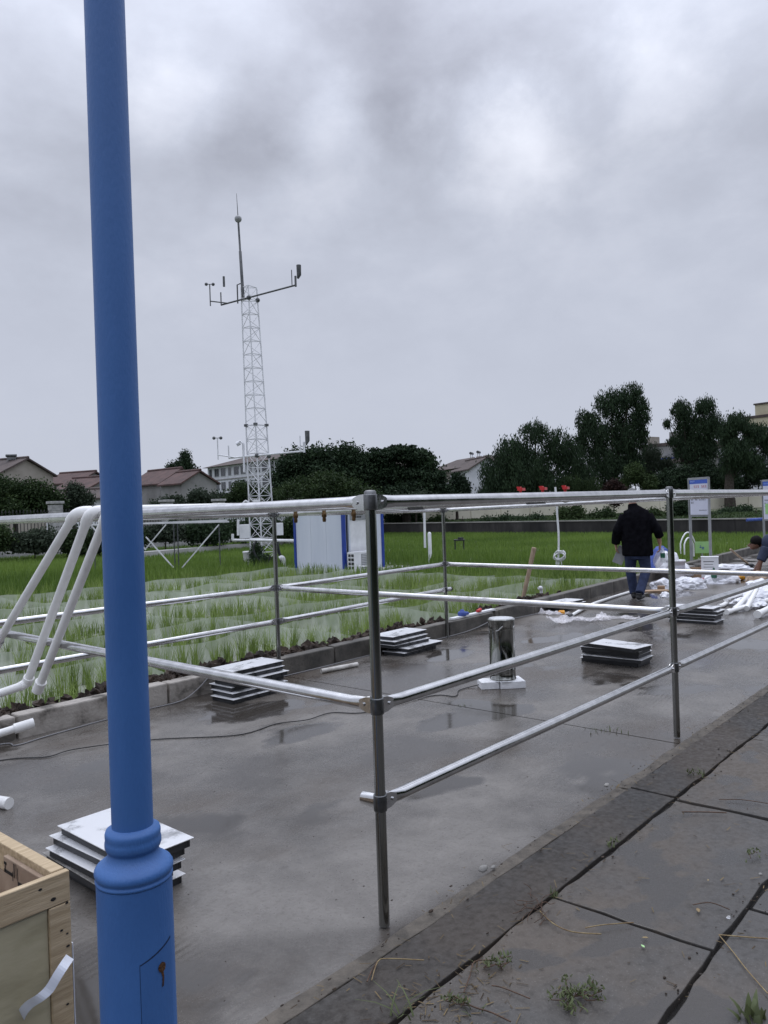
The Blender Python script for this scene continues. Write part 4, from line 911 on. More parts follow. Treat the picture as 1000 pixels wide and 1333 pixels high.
vs = [o_+a_*s+b_*q+Vector((0, 0, z)) for s, q, z in ((-.3, -.5, 4.2), (4.4, -.5, 4.2), (4.4, 3.0, 5.5), (-.3, 3.0, 5.5), (-.3, -.5, 4.38), (4.4, -.5, 4.38), (4.4, 3.0, 5.68), (-.3, 3.0, 5.68))]
MB().add(vs, [(3, 2, 1, 0), (4, 5, 6, 7), (0, 1, 5, 4), (1, 2, 6, 5), (2, 3, 7, 6), (3, 0, 4, 7)]).build('roof', 'roof_brown', lt)
gable_house('red roofed house farthest left of the blue lamp post', 123, 615, 104, 6.0, 6, 1.4, 44, 'wall_grey', 'roof_red', [('s', 2.0, 3.0, 1.0, .9)], heat=(5.5, -2.2, -2.0, .3, .6))
gable_house('small red roofed house just left of the blue lamp post', 139, 622, 92, 6.0, 5, 1.3, 46, 'wall_grey', 'roof_red', [('s', 2.5, 2.9, .8, .7)])
gable_house('grey walled house with a wide red roof right of the blue lamp post', 235, 611, 98, 6.0, 7, 1.75, 34, 'wall_grey', 'roof_red', [('g', -1.9, 4.1, .8, .7), ('g', -1.8, 6.0, 1.7, 1.5)])
gable_house('grey gable house with a short red roof left of the apartment block', 259, 614, 90, 4.6, 4.5, 1.30, 32, 'wall_grey', 'roof_red')
# white house left of the blue lamp post, low annex
gable_house('low white walled house with a dull roof hidden by the lamp post', 150, 638, 76, 4.5, 6, .8, 60, 'wall_white', 'roof_brown', [('s', 2.0, 2.2, .8, 1.2), ('s', 4.2, 2.2, .8, 1.2)])
def block(name, label, ua, da, ub, db, ztop, depth, wall, rows, cols, z1, dzr, ww, wh, roof=None, z0=0, par=None, skip=()):
    a, b = X(ua, da, 0), X(ub, db, 0); ax = (b-a).normalized(); L_ = (b-a).length; h, _ = hdir((ua+ub)/2); bx = Vector((-ax.y, ax.x, 0))
    if bx.dot(h) < 0: bx = -bx
    t = thing(name, (a.x, a.y, z0), label, 'building', 'apartment and office blocks far behind')
    facade_quadbox(t, 'wall', wall, a, ax, bx, 0, L_, 0, depth, z0, ztop)
    if roof == 'hip':
        e = .8; vs = [a+ax*s+bx*q+Vector((0, 0, z)) for s, q, z in ((-e, -e, ztop), (L_+e, -e, ztop), (L_+e, depth+e, ztop), (-e, depth+e, ztop), (depth*.4, depth/2, ztop+1.8), (L_-depth*.4, depth/2, ztop+1.8))]
        MB().add(vs, [(0, 1, 5, 4), (1, 2, 5), (2, 3, 4, 5), (3, 0, 4), (3, 2, 1, 0)]).build('roof', 'roof_brown', t)
    else: facade_quadbox(t, 'parapet', roof or wall, a, ax, bx, -.15, L_+.15, -.15, depth+.15, ztop+.002, ztop+.5)
    for i in range(rows):
        zz = z1+i*dzr
        facade_quadbox(t, 'string_course', 'wall_white' if wall != 'wall_white' else 'wall_grey', a, ax, bx, -.05, L_+.05, -.10, -.002, zz+wh+.35, zz+wh+.55)
        for j in range(cols):
            if (i, j) in skip: continue
            window(t, a, ax, -bx, L_*(j+.5)/cols, zz, ww if j % 3 else ww*.6, wh)
    return t, a, ax, bx, L_
block('apartment_block', 'pale four storey apartment block with a brown hipped roof behind the mast', 272, 148, 372, 128, 10.4, 11, 'wall_white', 4, 11, .9, 2.55, 1.7, 1.5, 'hip')
block('apartment_block', 'long pale building half hidden by the dark trees right of the mast', 376, 130, 480, 118, 9.2, 11, 'wall_beige', 3, 9, .9, 2.55, 1.7, 1.5, 'roof_brown')
t, a, ax, bx, L_ = block('old_building', 'weathered brown building with a dark roof left of the white gabled house', 562, 128, 622, 112, 7.3, 7, 'wall_beige', 2, 5, 1.6, 2.2, .9, 1.0, 'hip')
for s in (.72, .86): heater(t, a+ax*(L_*s)+bx*2+Vector((0, 0, 8.5)), .4, .75)
gable_house('white gable end house with solar heaters beside it behind the weeping tree', 634, 596, 110, 5.2, 9, 1.5, 20, 'wall_white', 'roof_brown', [('g', .0, 1.3, .5, .5), ('g', .3, 4.0, 1.0, 1.2)])
t, a, ax, bx, L_ = block('old_building', 'grey brown building with a worn flat roof between the right hand trees', 834, 130, 902, 122, 10.2, 9, 'wall_grey', 2, 6, 3.0, 3.0, 1.3, 1.3, 'roof_brown')
facade_quadbox(t, 'roof_hut', 'wall_grey', a, ax, bx, 5.2, 6.6, 1, 3, 10.72, 12.4); facade_quadbox(t, 'roof_hut', 'wall_beige', a, ax, bx, 1.0, 1.9, 1, 3, 10.72, 12.0)
facade_quadbox(t, 'awning', 'cabin_blue', a, ax, bx, 4.9, 8.0, -1.0, -.16, 8.0, 8.2)
gable_house('grey gabled shed behind the forked tree', 916, 585, 118, 5.0, 6, 1.5, 30, 'wall_grey', 'roof_brown')
block('white_building', 'white two storey building glimpsed behind the right edge tree', 922, 120, 1040, 108, 9.0, 8, 'wall_white', 2, 8, 3.2, 3.0, 1.3, 1.4, 'roof_brown')
t, a, ax, bx, L_ = block('yellow_building', 'pale yellow flat roofed building rising behind the right edge tree', 972, 150, 1060, 140, 16.4, 9, 'wall_yellow', 3, 6, 5.6, 3.4, 1.5, 1.7, 'roof_brown')
facade_quadbox(t, 'roof_hut', 'wall_yellow', a, ax, bx, 2.0, 9.0, .5, 5, 16.92, 18.9); facade_quadbox(t, 'roof_edge', 'roof_brown', a, ax, bx, 1.8, 9.2, .3, 5.2, 18.91, 19.2)
tree('shrub', 'rust brown withered bush just left of the walking man\'s head', 'shrub', 64, [(799, 632, 9, 6), (806, 637, 8, 5), (792, 637, 7, 5), (800, 649, 11, 9)], .4, 1500, .22, 'leaf_rust', group=BG, tr=.06, tmean=.4)

# ------------------------------------------------------------------ white cabin with blue corner posts
cb0 = Vector((14.57, 14.24, 0)); ca_ = Vector((1.0, -.02, 0)).normalized(); cbv = Vector((.11, 1, 0)).normalized()
cabx, caby = 1.78, 2.50; z0, z1 = FZ-.05, 1.72
cab = thing('site_cabin', tuple(cb0+Vector((0, 0, z0))), 'white panel site cabin with blue corner posts standing in the paddy', 'cabin')
def cq(nm, mt, s0, s1, t0, t1, za, zb, par=None): 
    vs = [cb0+ca_*s+cbv*q+Vector((0, 0, z)) for z in (za, zb) for s, q in ((s0, t0), (s1, t0), (s1, t1), (s0, t1))]
    return MB().add(vs, [(3, 2, 1, 0), (4, 5, 6, 7), (0, 1, 5, 4), (1, 2, 6, 5), (2, 3, 7, 6), (3, 0, 4, 7)]).build(nm, mt, par or cab)
for i in range(3):
    ya = .10+i*(caby-.2)/3; cq('wall_panel', 'cabin_white', .03, .075, ya+.004, ya+(caby-.2)/3-.004, z0+.06, z1)
cq('wall_panel', 'cabin_white', .10, .135, .03, .075, z0+.06, z1); cq('wall_panel', 'cabin_white', 1.30, cabx-.10, .03, .075, z0+.06, z1)
cq('wall_panel', 'cabin_white', .136, 1.30, .03, .075, 1.60, z1)
cq('wall_panel', 'cabin_white', .03, cabx-.03, caby-.075, caby-.03, z0+.06, z1); cq('wall_panel', 'cabin_white', cabx-.075, cabx-.03, .1, caby-.1, z0+.06, z1)
for s, q in ((0, 0), (cabx-.10, 0), (0, caby-.10), (cabx-.10, caby-.10)): cq('corner_post', 'cabin_blue', s, s+.10, q, q+.10, z0, z1+.01)
cq('base_beam', 'cabin_white', .10, cabx-.1, .02, .09, z0-.04, z0+.058); cq('base_beam', 'cabin_blue', .02, .09, .1, caby-.1, z0-.04, z0+.03)
cq('roof', 'cabin_white', -.06, cabx+.06, -.06, caby+.06, z1+.012, z1+.12); cq('roof_trim', 'cabin_blue', -.07, cabx+.07, -.075, -.062, z1+.0, z1+.125)
dr = cq('door', 'white', .30, 1.16, .036, .082, z0+.07, 1.50)
cq('door_frame', 'cabin_white', .24, .298, .02, .085, z0+.07, 1.56); cq('door_frame', 'cabin_white', 1.162, 1.22, .02, .085, z0+.07, 1.56)
cq('handle', 'black', 1.42, 1.45, .012, .029, .66, .76)
pl_ = cq('name_plate', 'grey', .30, .98, .012, .034, 1.26, 1.50)
for k, (s0, s1, zz) in enumerate([(.42, .88, 1.40), (.46, .80, 1.32)]):
    for i in range(5): cq('print', 'ink', s0+(s1-s0)*i/5+.005, s0+(s1-s0)*(i+.8)/5, .0095, .0118, zz, zz+.05, pl_)
ac = thing('air_conditioner', tuple(cb0+ca_*.55-cbv*.35+Vector((0, 0, FZ))), 'white air conditioner unit on the ground by the cabin door', 'air conditioner')
def aq(nm, mt, s0, s1, t0, t1, za, zb, par=None): return cq(nm, mt, s0, s1, t0, t1, za, zb, par or ac)
bd = aq('casing', 'white', .02, .86, -.45, -.12, FZ+.06, FZ+.62)
aq('grille', 'grey', .30, .70, -.462, -.4505, FZ+.10, FZ+.56)
for i in range(9): aq('grille_bar', 'white', .31, .69, -.470, -.4625, FZ+.115+i*.05, FZ+.125+i*.05)
for i in range(4):
    for j in range(2): aq('side_vent', 'black', .008, .0195, -.41+j*.14, -.31+j*.14, FZ+.12+i*.12, FZ+.20+i*.12)
for s in (.12, .76): aq('foot', 'grey', s-.03, s+.03, -.46, -.10, FZ-.05, FZ+.058)
pp = thing('drain_pipe', tuple(cb0-ca_*.1-cbv*.5), 'thin white pipe bent beside the air conditioner', 'pipe')
MB().tube(spline([cb0+ca_*.1-cbv*.2+Vector((0, 0, -.12)), cb0+ca_*.2-cbv*.6+Vector((0, 0, -.1)), cb0+ca_*.52-cbv*.75+Vector((0, 0, -.12)), cb0+ca_*.55-cbv*.75+Vector((0, 0, -.18)), cb0+ca_*.55-cbv*.75+Vector((0, 0, -.40))], 6), .022, 8).build('pipe_body', 'white', pp)
st = MB(); q0 = cb0+ca_*.6-cbv*.6; st.box((q0.x+.3, q0.y, FZ-.0), (3.2, 1.2, .09)); o = one(st, 'cabin_plinth', 'path', 'low concrete pad in front of the cabin door', 'concrete pad')

# ------------------------------------------------------------------ lattice weather mast
ZT = 9.45; tb_ = Vector((15.75, 19.30, FZ)); 
h, r = hdir(340)
tw = thing('lattice_mast', tuple(tb_), 'tall white lattice weather mast with instrument arms behind the paddy', 'mast')
def leg_pos(k, z):
    f = (z-FZ)/(ZT-FZ); w = .44+(.27-.44)*f
    off = [(-1.0, .25), (1.0, .25), (-.08, -.9)][k]
    return tb_+r*(off[0]*w-.020*(z-FZ))+h*(off[1]*w)+Vector((0, 0, z-FZ))
Z4 = 4.63
for k in range(3):
    MB().tube([leg_pos(k, FZ-.05), leg_pos(k, Z4)], .026, 8).build('leg', 'tower', tw); MB().tube([leg_pos(k, Z4+.02), leg_pos(k, ZT)], .022, 8).build('leg', 'tower', tw)
    MB().tube([leg_pos(k, Z4-.03), leg_pos(k, Z4+.05)], .075, 8).build('joint_flange', 'tower_dark', tw)
lev = [FZ+.0+i*.493 for i in range(11)]; lev[-1] = Z4; lev2 = [Z4+.12+(ZT-Z4-.12)*i/10 for i in range(11)]
for LV_ in (lev, lev2):
    for i in range(len(LV_)-1):
        for k in range(3):
            a0, b0_ = leg_pos(k, LV_[i]), leg_pos((k+1) % 3, LV_[i]); a1, b1_ = leg_pos(k, LV_[i+1]), leg_pos((k+1) % 3, LV_[i+1])
            MB().bar(a1, b1_, .020).build('crossbar', 'tower', tw)
            if i % 2 == 0 or LV_ is lev: MB().bar(a0, b1_, .016).build('brace', 'tower', tw)
            if i % 2 == 1 or LV_ is lev or k == 1: MB().bar(b0_, a1, .016).build('brace', 'tower', tw)
lgp = leg_pos(0, 9.1)+r*.06-h*.05
def lean(z): return lgp-r*(.03*(z-lgp.z))+Vector((0, 0, z-lgp.z))
MB().tube([lgp, lean(10.7), lean(10.72), lean(11.75)], [.055, .05, .036, .034], 10).build('mast_pole', 'tower_dark', tw)
MB().ball(tuple(lean(11.83)), .125, 14, 10).build('ball', 'grey', tw)
MB().tube([lean(11.9), lean(12.72)], [.016, .006], 8).build('lightning_rod', 'tower_dark', tw)
def arm(zc, ua, va, ub, vb, lo=True):
    a, b = G(ua, va, zc), G(ub, vb, zc); mid = leg_pos(2, zc)
    return a, b
zA = 9.02
a = leg_pos(2, zA)-h*.05; L1 = D(288, 397, 27.1); L1.z = zA; RR = D(385, 362, 24.9)
dirA = (RR-L1); dirA.z = 0; dirA.normalize(); 
def arm_build(z, ul, ur, mt):
    # arm lies level; its right end comes towards the camera
    c = leg_pos(2, z)+Vector((0, 0, 0))
    dv_ = (r*.70-h*.71).normalized()
    def solve(u):
        lo, hi = -6, 6
        for _ in range(50):
            m_ = (lo+hi)/2; p = c+dv_*m_-CAM; uu_ = 500+F*p.dot(rt)/p.dot(fw)
            if uu_ < u: lo = m_
            else: hi = m_
        return c+dv_*lo
    A_, B_ = solve(ul), solve(ur)
    MB().tube([A_, B_], .030, 10).build('instrument_arm', mt, tw)
    for q in (leg_pos(1, z), leg_pos(2, z)): MB().ball(tuple(q), .085, 8, 6).build('arm_bracket', 'tower_dark', tw)
    return A_, B_, dv_
Z1 = Vector((0, 0, 1))
def instruments(A_, B_, dv_, mt, full):
    e0 = A_+dv_*.15
    side = -r*.9
    s0 = A_+dv_*.35; s1 = s0-r*.62+h*.2
    MB().tube([A_+dv_*.35, s1+Z1*.12], .022, 8).build('side_boom', mt, tw)
    an = MB().tube([s1-Z1*.05, s1+Z1*.72], .020, 8).build('anemometer_post', mt, tw)
    for x in (-.12, .12): MB().ball(tuple(s1+r*x+Z1*.72), .06, 8, 6).build('wind_cup', 'tower_dark', an)
    MB().bar(s1-r*.12+Z1*.72, s1+r*.12+Z1*.72, .02).build('cup_arm', 'tower_dark', an)
    MB().tube([A_, A_+Z1*.45], .022, 8).build('upright', mt, tw)
    if full:
        p = A_+dv_*.18; MB().tube([p+Z1*.62, p+Z1*.98], .04, 10).build('sensor_tube', 'tower_dark', tw)
        p = A_+dv_*.85; MB().tube([p-Z1*.1, p+Z1*.55, p+Z1*.6+r*.12], .024, 8).build('upright', mt, tw)
    MB().tube([B_-Z1*.05, B_+Z1*.30], .035, 8).build('upright', mt, tw); MB().tube([B_-r*.12, B_-r*.12+Z1*.50], .016, 6).build('upright', mt, tw)
    MB().tube([B_+r*.08+Z1*.22, B_+r*.12+Z1*.34, B_+r*.12+Z1*.66], [.035, .075, .08], 10).build('rain_gauge', 'tower_dark', tw)
A_, B_, dv_ = arm_build(zA, 288, 385, 'tower_dark'); instruments(A_, B_, dv_, 'tower_dark', True)
A_, B_, dv_ = arm_build(3.55, 298, 396, 'tower'); instruments(A_, B_, dv_, 'tower', False)
p = leg_pos(0, 3.0)-r*.12
MB().tube([p, p+Z1*1.0, p+Z1*1.1-r*.12, p+Z1*1.0-r*.2], .04, 8).build('lamp_arm', 'tower', tw); MB().tube([p+Z1*1.05-r*.12, p+Z1*.98-r*.24], .08, 8).build('spot_lamp', 'tower', tw)
def tbox(nm, u0, u1, v0, v1, d, dp, mt, label=None):
    a_ = D(u0, v1, d); w = (u1-u0)*d/F; hh = (v1-v0)*d/F
    vs = [a_+r*s+h*q+Z1*z for z in (0, hh) for s, q in ((0, 0), (w, 0), (w, dp), (0, dp))]
    return MB().add(vs, [(3, 2, 1, 0), (4, 5, 6, 7), (0, 1, 5, 4), (1, 2, 6, 5), (2, 3, 7, 6), (3, 0, 4, 7)]).build(nm, mt, tw, bevel=.01)
b1_ = tbox('control_box', 312, 325, 683, 701, 26.4, .25, 'white'); tbox('control_box', 358, 369, 681, 697, 26.2, .25, 'white'); tbox('control_box', 330, 339, 651, 660, 26.4, .2, 'white')
q = X(322, 26.9, FZ)
MB().lathe((q.x, q.y, FZ), [(.20, 0), (.20, .50), (.215, .51), (.215, .56), (.19, .57)], 16).build('barrel', 'white', tw)
def px3(u, v, d): return D(u, v, d)
MB().tube(spline([px3(303, 695, 26.3), px3(303, 702, 26.3), px3(304, 703, 26.3), px3(325, 703, 26.3)], 3), .045, 8).build('conduit', 'white', tw)
MB().tube([px3(310, 676, 26.3), px3(310, 697, 26.3)], .04, 8).build('conduit', 'white', tw)
MB().tube([px3(326, 703, 26.4), px3(384, 704, 25.4)], .05, 8).build('conduit', 'white', tw)
MB().tube(spline([px3(315, 657, 26.2), px3(320, 652, 26.2), px3(325, 656, 26.2)], 4), .03, 6).build('conduit', 'white', tw)
MB().tube(spline([px3(360, 703, 26), px3(363, 718, 26), px3(366, 727, 26), px3(364, 736, 26)], 5), .05, 8).build('cable_bundle', 'black', tw)
MB().tube(spline([px3(334, 704, 26.2), px3(330, 715, 26.2), px3(336, 728, 26.2), px3(348, 734, 26.2), px3(352, 724, 26.2)], 5), .035, 8).build('cable_bundle', 'black', tw)
q4 = thing('elbow_pipe', tuple(px3(368, 740, 25.8)), 'white bent pipe rising from the paddy between mast and cabin', 'pipe')
MB().tube(spline([px3(364, 727, 25.8), px3(367, 726, 25.8), px3(369, 729, 25.8), px3(370, 742, 25.8)], 5), .075, 10).build('pipe_body', 'white', q4)
tree('leafy_plant', 'dark weeds growing around the foot of the lattice mast', 'plant', 26.5, [(338, 730, 14, 8), (350, 734, 10, 6), (334, 718, 8, 9)], FZ, 900, .10, 'leaf_dark', group='plants along the fence foot and on the terrace', tr=.02, tmean=.8)
# steel rack with crossed braces left of the mast
rk = thing('steel_rack', tuple(X(230, 25.5, FZ)), 'low steel rack with crossed thin braces left of the lattice mast', 'rack')
dk = 25.0
def rp(u, v, d=dk): return D(u, v, d)
MB().bar(rp(120, 683), rp(298, 679), .10, .05).build('top_bar', 'tower', rk); MB().bar(rp(190, 681, dk+1.2), rp(296, 677, dk+1.2), .05, .04).build('top_bar', 'tower', rk)
for (u0, v0, u1, v1, dd) in [(118, 683, 146, 716, 0), (190, 699, 226, 739, 0), (285, 683, 237, 739, 0), (216, 683, 190, 714, .8), (160, 684, 190, 716, .8)]: MB().bar(rp(u0, v0, dk+dd), rp(u1, v1, dk+dd), .036).build('brace', 'tower', rk)
for u in (226, 231, 285, 122): 
    b_ = rp(u, 682, dk+.4); MB().bar((b_.x, b_.y, FZ-.05), b_, .026).build('post', 'tower_dark', rk)
# ------------------------------------------------------------------ notice boards, hoops, markers in the fields
def sign(label, pl, pr_, zt, zb, header=True):
    """two posts and a board between them; pl, pr_ are the post feet"""
    pl, pr_ = Vector(pl), Vector(pr_); a = (pr_-pl); a.z = 0; w = a.length; a.normalize(); n_ = Vector((a.y, -a.x, 0))
    if n_.dot(CAM-pl) < 0: n_ = -n_
    t = thing('notice_board', tuple(pl), label, 'notice board', 'notice boards beside the paddy')
    for p in (pl, pr_): MB().bar((p.x, p.y, p.z-.2), (p.x, p.y, zt+.02), .052).build('post', 'grey', t)
    def q(nm, mt, s0, s1, z0, z1, d0, d1, par):
        vs = [pl+a*s+n_*d+Vector((0, 0, z-pl.z)) for z in (z0, z1) for s, d in ((s0, d0), (s1, d0), (s1, d1), (s0, d1))]
        return MB().add(vs, [(3, 2, 1, 0), (4, 5, 6, 7), (0, 1, 5, 4), (1, 2, 6, 5), (2, 3, 7, 6), (3, 0, 4, 7)]).build(nm, mt, par)
    q('top_bar', 'grey', .0, w, zt-.02, zt+.03, -.026, .026, t); q('bottom_bar', 'grey', .03, w-.03, zb-.045, zb-.002, -.02, .02, t)
    bd = q('board', 'sign_white', .055, w+.005, zb, zt-.025, .027, .034, t); q('backing', 'black', .03, .054, zb, zt-.025, -.01, .03, t)
    H = zt-zb; s0, s1 = .055, w+.005; W_ = s1-s0
    rr = random.Random(len(label))
    q('header', 'sign_blue', s0, s1, zt-.025-H*.11, zt-.026, .0345, .0365, bd)
    m_ = MB()
    def glyph(s, z, sz, mb, d=.037):
        # little square of strokes, like one printed character
        for k in range(3):
            zz = z+sz*(.05+.38*k); a0 = s+sz*rr.uniform(0, .2); a1 = s+sz*rr.uniform(.7, .92)
            vs = [pl+a*x+n_*d+Vector((0, 0, y-pl.z)) for x, y in ((a0, zz), (a1, zz), (a1, zz+sz*.15), (a0, zz+sz*.15))]; mb.add(vs, [(0, 1, 2, 3)])
        x0 = s+sz*rr.uniform(.2, .6); vs = [pl+a*x+n_*(d+.0004)+Vector((0, 0, y-pl.z)) for x, y in ((x0, z), (x0+sz*.16, z), (x0+sz*.16, z+sz*.95), (x0, z+sz*.95))]; mb.add(vs, [(0, 1, 2, 3)])
    def line(f0, f1, fz, sz, mt, nm, gaps=()):
        mb = MB(); s = s0+W_*f0; k = 0
        while s+sz < s0+W_*f1:
            if k not in gaps: glyph(s, zb+H*fz, sz, mb)
            s += sz*1.05; k += 1
        o = mb.build(nm, mt, bd); o['kind'] = 'stuff'
    line(.05, .36, .905, .035, 'sign_ltblue', 'header_print')
    line(.24, .97, .745, .058, 'sign_red', 'title_print', (3,))
    line(.06, .96, .475, .042, 'ink', 'text_line', (7,)); line(.06, .96, .395, .042, 'ink', 'text_line', (2, 5)); line(.06, .22, .31, .042, 'ink', 'text_line')
    line(.50, .94, .11, .022, 'ink', 'text_line')
    return t, bd, q, s0, s1
pa, pb = D(900.5, 733, 18.2), D(925.5, 728, 17.6); pa.z = pb.z = .05
sign('notice board with blue header and printed lines behind the right frame post', pa, pb, D(896, 624, 18.2).z, D(905, 670, 18.0).z)
pa, pb = D(995.5, 712, 22.5), D(1024, 707, 21.6); pa.z = pb.z = .0
t, bd, q, s0, s1 = sign('notice board cut off by the right edge of the photo', pa, pb, D(994, 626, 22.5).z, D(998, 676, 22.3).z)
q('picture', 'leaf_mid' if False else 'lime', s0+.08, s0+.34, 1.05, 1.35, .0375, .039, bd)
one(MB().tube([D(972, 677, 36.5), D(1000, 675.5, 36.5)], .07, 8), 'blue_pipe', 'bluecloth', 'blue pipe lying on top of the retaining wall at the right', 'pipe')
gp = X(914, 18.9, 0); h, r = hdir(914)
t = thing('lime_sign', (gp.x, gp.y, -.2), 'small lime green board standing in the rice under the notice board', 'sign')
c = D(914, 712.5, 18.9); w, hh = 16.5*18.9/F, 15*18.9/F
def card(t, nm, mt, c, w, hh, th, off=0, par=None):
    vs = [c+r*s-h*(off+d)+Vector((0, 0, z)) for z in (-hh/2, hh/2) for s, d in ((-w/2, th), (w/2, th), (w/2, 0), (-w/2, 0))]
    return MB().add(vs, [(3, 2, 1, 0), (4, 5, 6, 7), (0, 1, 5, 4), (1, 2, 6, 5), (2, 3, 7, 6), (3, 0, 4, 7)]).build(nm, mt, par or t)
b_ = card(t, 'board', 'lime', c, w, hh, .02)
for k, (x, z, ww) in enumerate([(-.03, .0, .045), (.025, .0, .045), (-.03, .035, .02), (.02, -.035, .05)]): card(t, 'print', 'bluecloth', c+r*x+Vector((0, 0, z)), ww, .022, .002, .0202, b_)
MB().bar(c-Vector((0, 0, .15)), c-Vector((0, 0, .6)), .03).build('stake', 'grey', t)
for u0, u1, um, vt, vb, d, lab in [(886, 906, 894, 693, 708, 24, 'larger white hoop standing in the rice left of the first notice board'), (891, 903, 896, 700, 709, 23, 'smaller white hoop standing inside the larger one')]:
    pts_ = []
    for i in range(13):
        tt = i/12; uu_ = u0+(u1-u0)*tt; vv = vb-(vb-vt)*math.sin(math.pi*min(1, tt*1.05))**.75; pts_.append(D(uu_, vv, d+tt*.4))
    pts_ = [pts_[0]-Vector((0, 0, .3))]+pts_+[pts_[-1]-Vector((0, 0, .35))]
    one(MB().tube(pts_, .022, 8), 'hoop', 'white', lab, 'hoop', 'white hoops in the rice')
h, r = hdir(727); d = 19.7
t = thing('marker_pole', tuple(X(727, d, FZ)), 'thin white pole with a coil of hose tied near its foot', 'pole')
MB().tube(spline([D(726.5, 736, d), D(727.5, 700, d), D(725.5, 670, d), D(725, 655, d), D(723, 634, d)], 4), .026, 8).build('pole', 'white', t)
pts_ = [D(728.5, 726, d-.05)+(r*math.cos(k*.42)*(.13+.02*math.sin(k)))+Vector((0, 0, .11*math.sin(k*.42)+.01*k*.2)) + h*(.03*math.sin(k*.7)) for k in range(48)]
MB().tube(pts_, .016, 6).build('hose_coil', 'white', t)
for dx in (-.06, .0, .05): MB().tube([D(728, 728, d)+r*dx, D(728, 735, d)+r*dx*1.2], .014, 6).build('hose_end', 'white', t)
d = 26; t = thing('marker_pole', tuple(X(553, d, FZ)), 'thin white pole right of the cabin', 'pole')
MB().tube([D(553.5, 713, d), D(552.5, 664, d)], .04, 8).build('pole', 'white', t)
t = thing('marker_post', tuple(X(558, d, FZ)), 'short thick white post with a rounded top beside the thin pole', 'post')
x = X(558, d, FZ); MB().lathe((x.x, x.y, FZ), [(.062, 0), (.062, D(558, 695, d).z-FZ), (.05, D(558, 693.5, d).z-FZ), (.02, D(558, 692.5, d).z-FZ)], 12).build('post', 'white', t)
d = 29; t = thing('field_stand', tuple(X(598, d, FZ)), 'small dark stand sitting in the dense rice', 'stand'); h, r = hdir(598); c = D(598, 703, d)
MB().box(c, (.40, .36, .05), math.atan2(r.y, r.x)).build('top', 'black', t)
for s in (-.16, .16): MB().bar(c+r*s, c+r*s-Vector((0, 0, .35)), .035).build('leg', 'black', t)
MB().box(c+Vector((0, 0, .06))+r*.05, (.16, .14, .08)).build('box', 'black', t)
t = thing('wooden_stick', tuple(G(681, 782, .1)), 'rough wooden stick standing in the soil behind the kerb', 'stick')
MB().tube([D(679, 787, 11.8), D(688, 748, 11.75), D(695.5, 713, 11.7)], [.030, .033, .037], 8).build('stick', 'timber', t)
t = thing('white_tap', tuple(G(706, 773, .12)), 'small white pipe fitting poking up behind the kerb near the stick', 'pipe fitting')
p = G(705, 776, .12); MB().tube([p-Vector((0, 0, .1)), p+Vector((0, 0, .09)), p+Vector((-.01, 0, .13)), p+Vector((-.06, .01, .13))], .024, 8).build('pipe', 'white', t); MB().ball(tuple(p+Vector((-.02, 0, .125))), .038, 8, 6).build('cap', 'white', t)
# things lying on the kerb right of the inner frame post
a, b = Vector((5.66, 3.84, .185)), Vector((6.62, 3.86, .185))
one(MB().box((6.1, 3.80, .178), (.98, .07, .022), .03), 'white_batten', 'white', 'flat white strip lying on the kerb by the inner frame post', 'strip')
mb = MB().lathe((5.85, 3.79, .19), [(.055, 0), (.06, .03), (.045, .05), (.03, .055), (.02, .075)], 10); mb.ball((5.95, 3.80, .205), (.06, .03, .022), 8, 6); one(mb, 'blue_tape_gun', 'bluecloth', 'blue plastic tool lying on the white strip on the kerb', 'tool')
one(MB().box((6.22, 3.79, .207), (.10, .05, .03), .3).ball((6.26, 3.80, .215), (.03, .03, .02), 8, 5), 'red_fitting', 'red', 'small red plastic piece lying on the white strip on the kerb', 'plastic piece', bevel=.006)

# ------------------------------------------------------------------ litter on the slab
def crumple(name, label, cat, c, rx, ry, rz, mt, seed, group=None, sub=4, amp=.35, rot=0):
    bm = bmesh.new(); bmesh.ops.create_icosphere(bm, subdivisions=sub, radius=1)
    for v in bm.verts:
        p = v.co.copy(); nn = noise.noise(p*1.6+Vector((seed, 0, 0)))*amp+noise.noise(p*4.2+Vector((0, seed, 0)))*amp*.55+abs(noise.noise(p*9+Vector((0, 0, seed))))*amp*.35
        p *= 1+nn; p.z = max(p.z, -.15) if p.z > -.15 else -.15
        p = Matrix.Rotation(rot, 3, 'Z')@Vector((p.x*rx, p.y*ry, (p.z+.15)*rz)); v.co = p+Vector(c)
    me = bpy.data.meshes.new(name); bm.to_mesh(me); bm.free(); me.materials.append(M[mt]); o = bpy.data.objects.new(name, me); COL.objects.link(o)
    return tag(o, label, cat, group)
BGp = 'white plastic bags and sheets on the slab'
crumple('plastic_bag', 'crumpled white plastic bag left of the right frame post', 'plastic bag', G(862, 766), .20, .11, .14, 'bag', 3, BGp, rot=-.9)
crumple('plastic_bag', 'larger crumpled white plastic bag just right of the right frame post', 'plastic bag', G(897, 766), .30, .17, .17, 'bag', 9, BGp, rot=-.8)
crumple('plastic_bag', 'white plastic bag slumped under the white carton', 'plastic bag', G(940, 759), .33, .15, .17, 'bag', 14, BGp, rot=-.7)
crumple('plastic_sheet', 'folded white plastic sheet on the slab behind the carton', 'plastic sheet', G(948, 741), .45, .2, .09, 'bag', 21, BGp, rot=-.8)
crumple('plastic_bag', 'small scrap of white plastic at the walking man\'s feet', 'plastic scrap', G(866, 777), .10, .07, .07, 'bag', 5, BGp, sub=3)
crumple('plastic_bag', 'white crumpled bag lying below the bucket against the kerb', 'plastic bag', G(887, 750, .05), .22, .2, .22, 'bag', 31, BGp, sub=3)
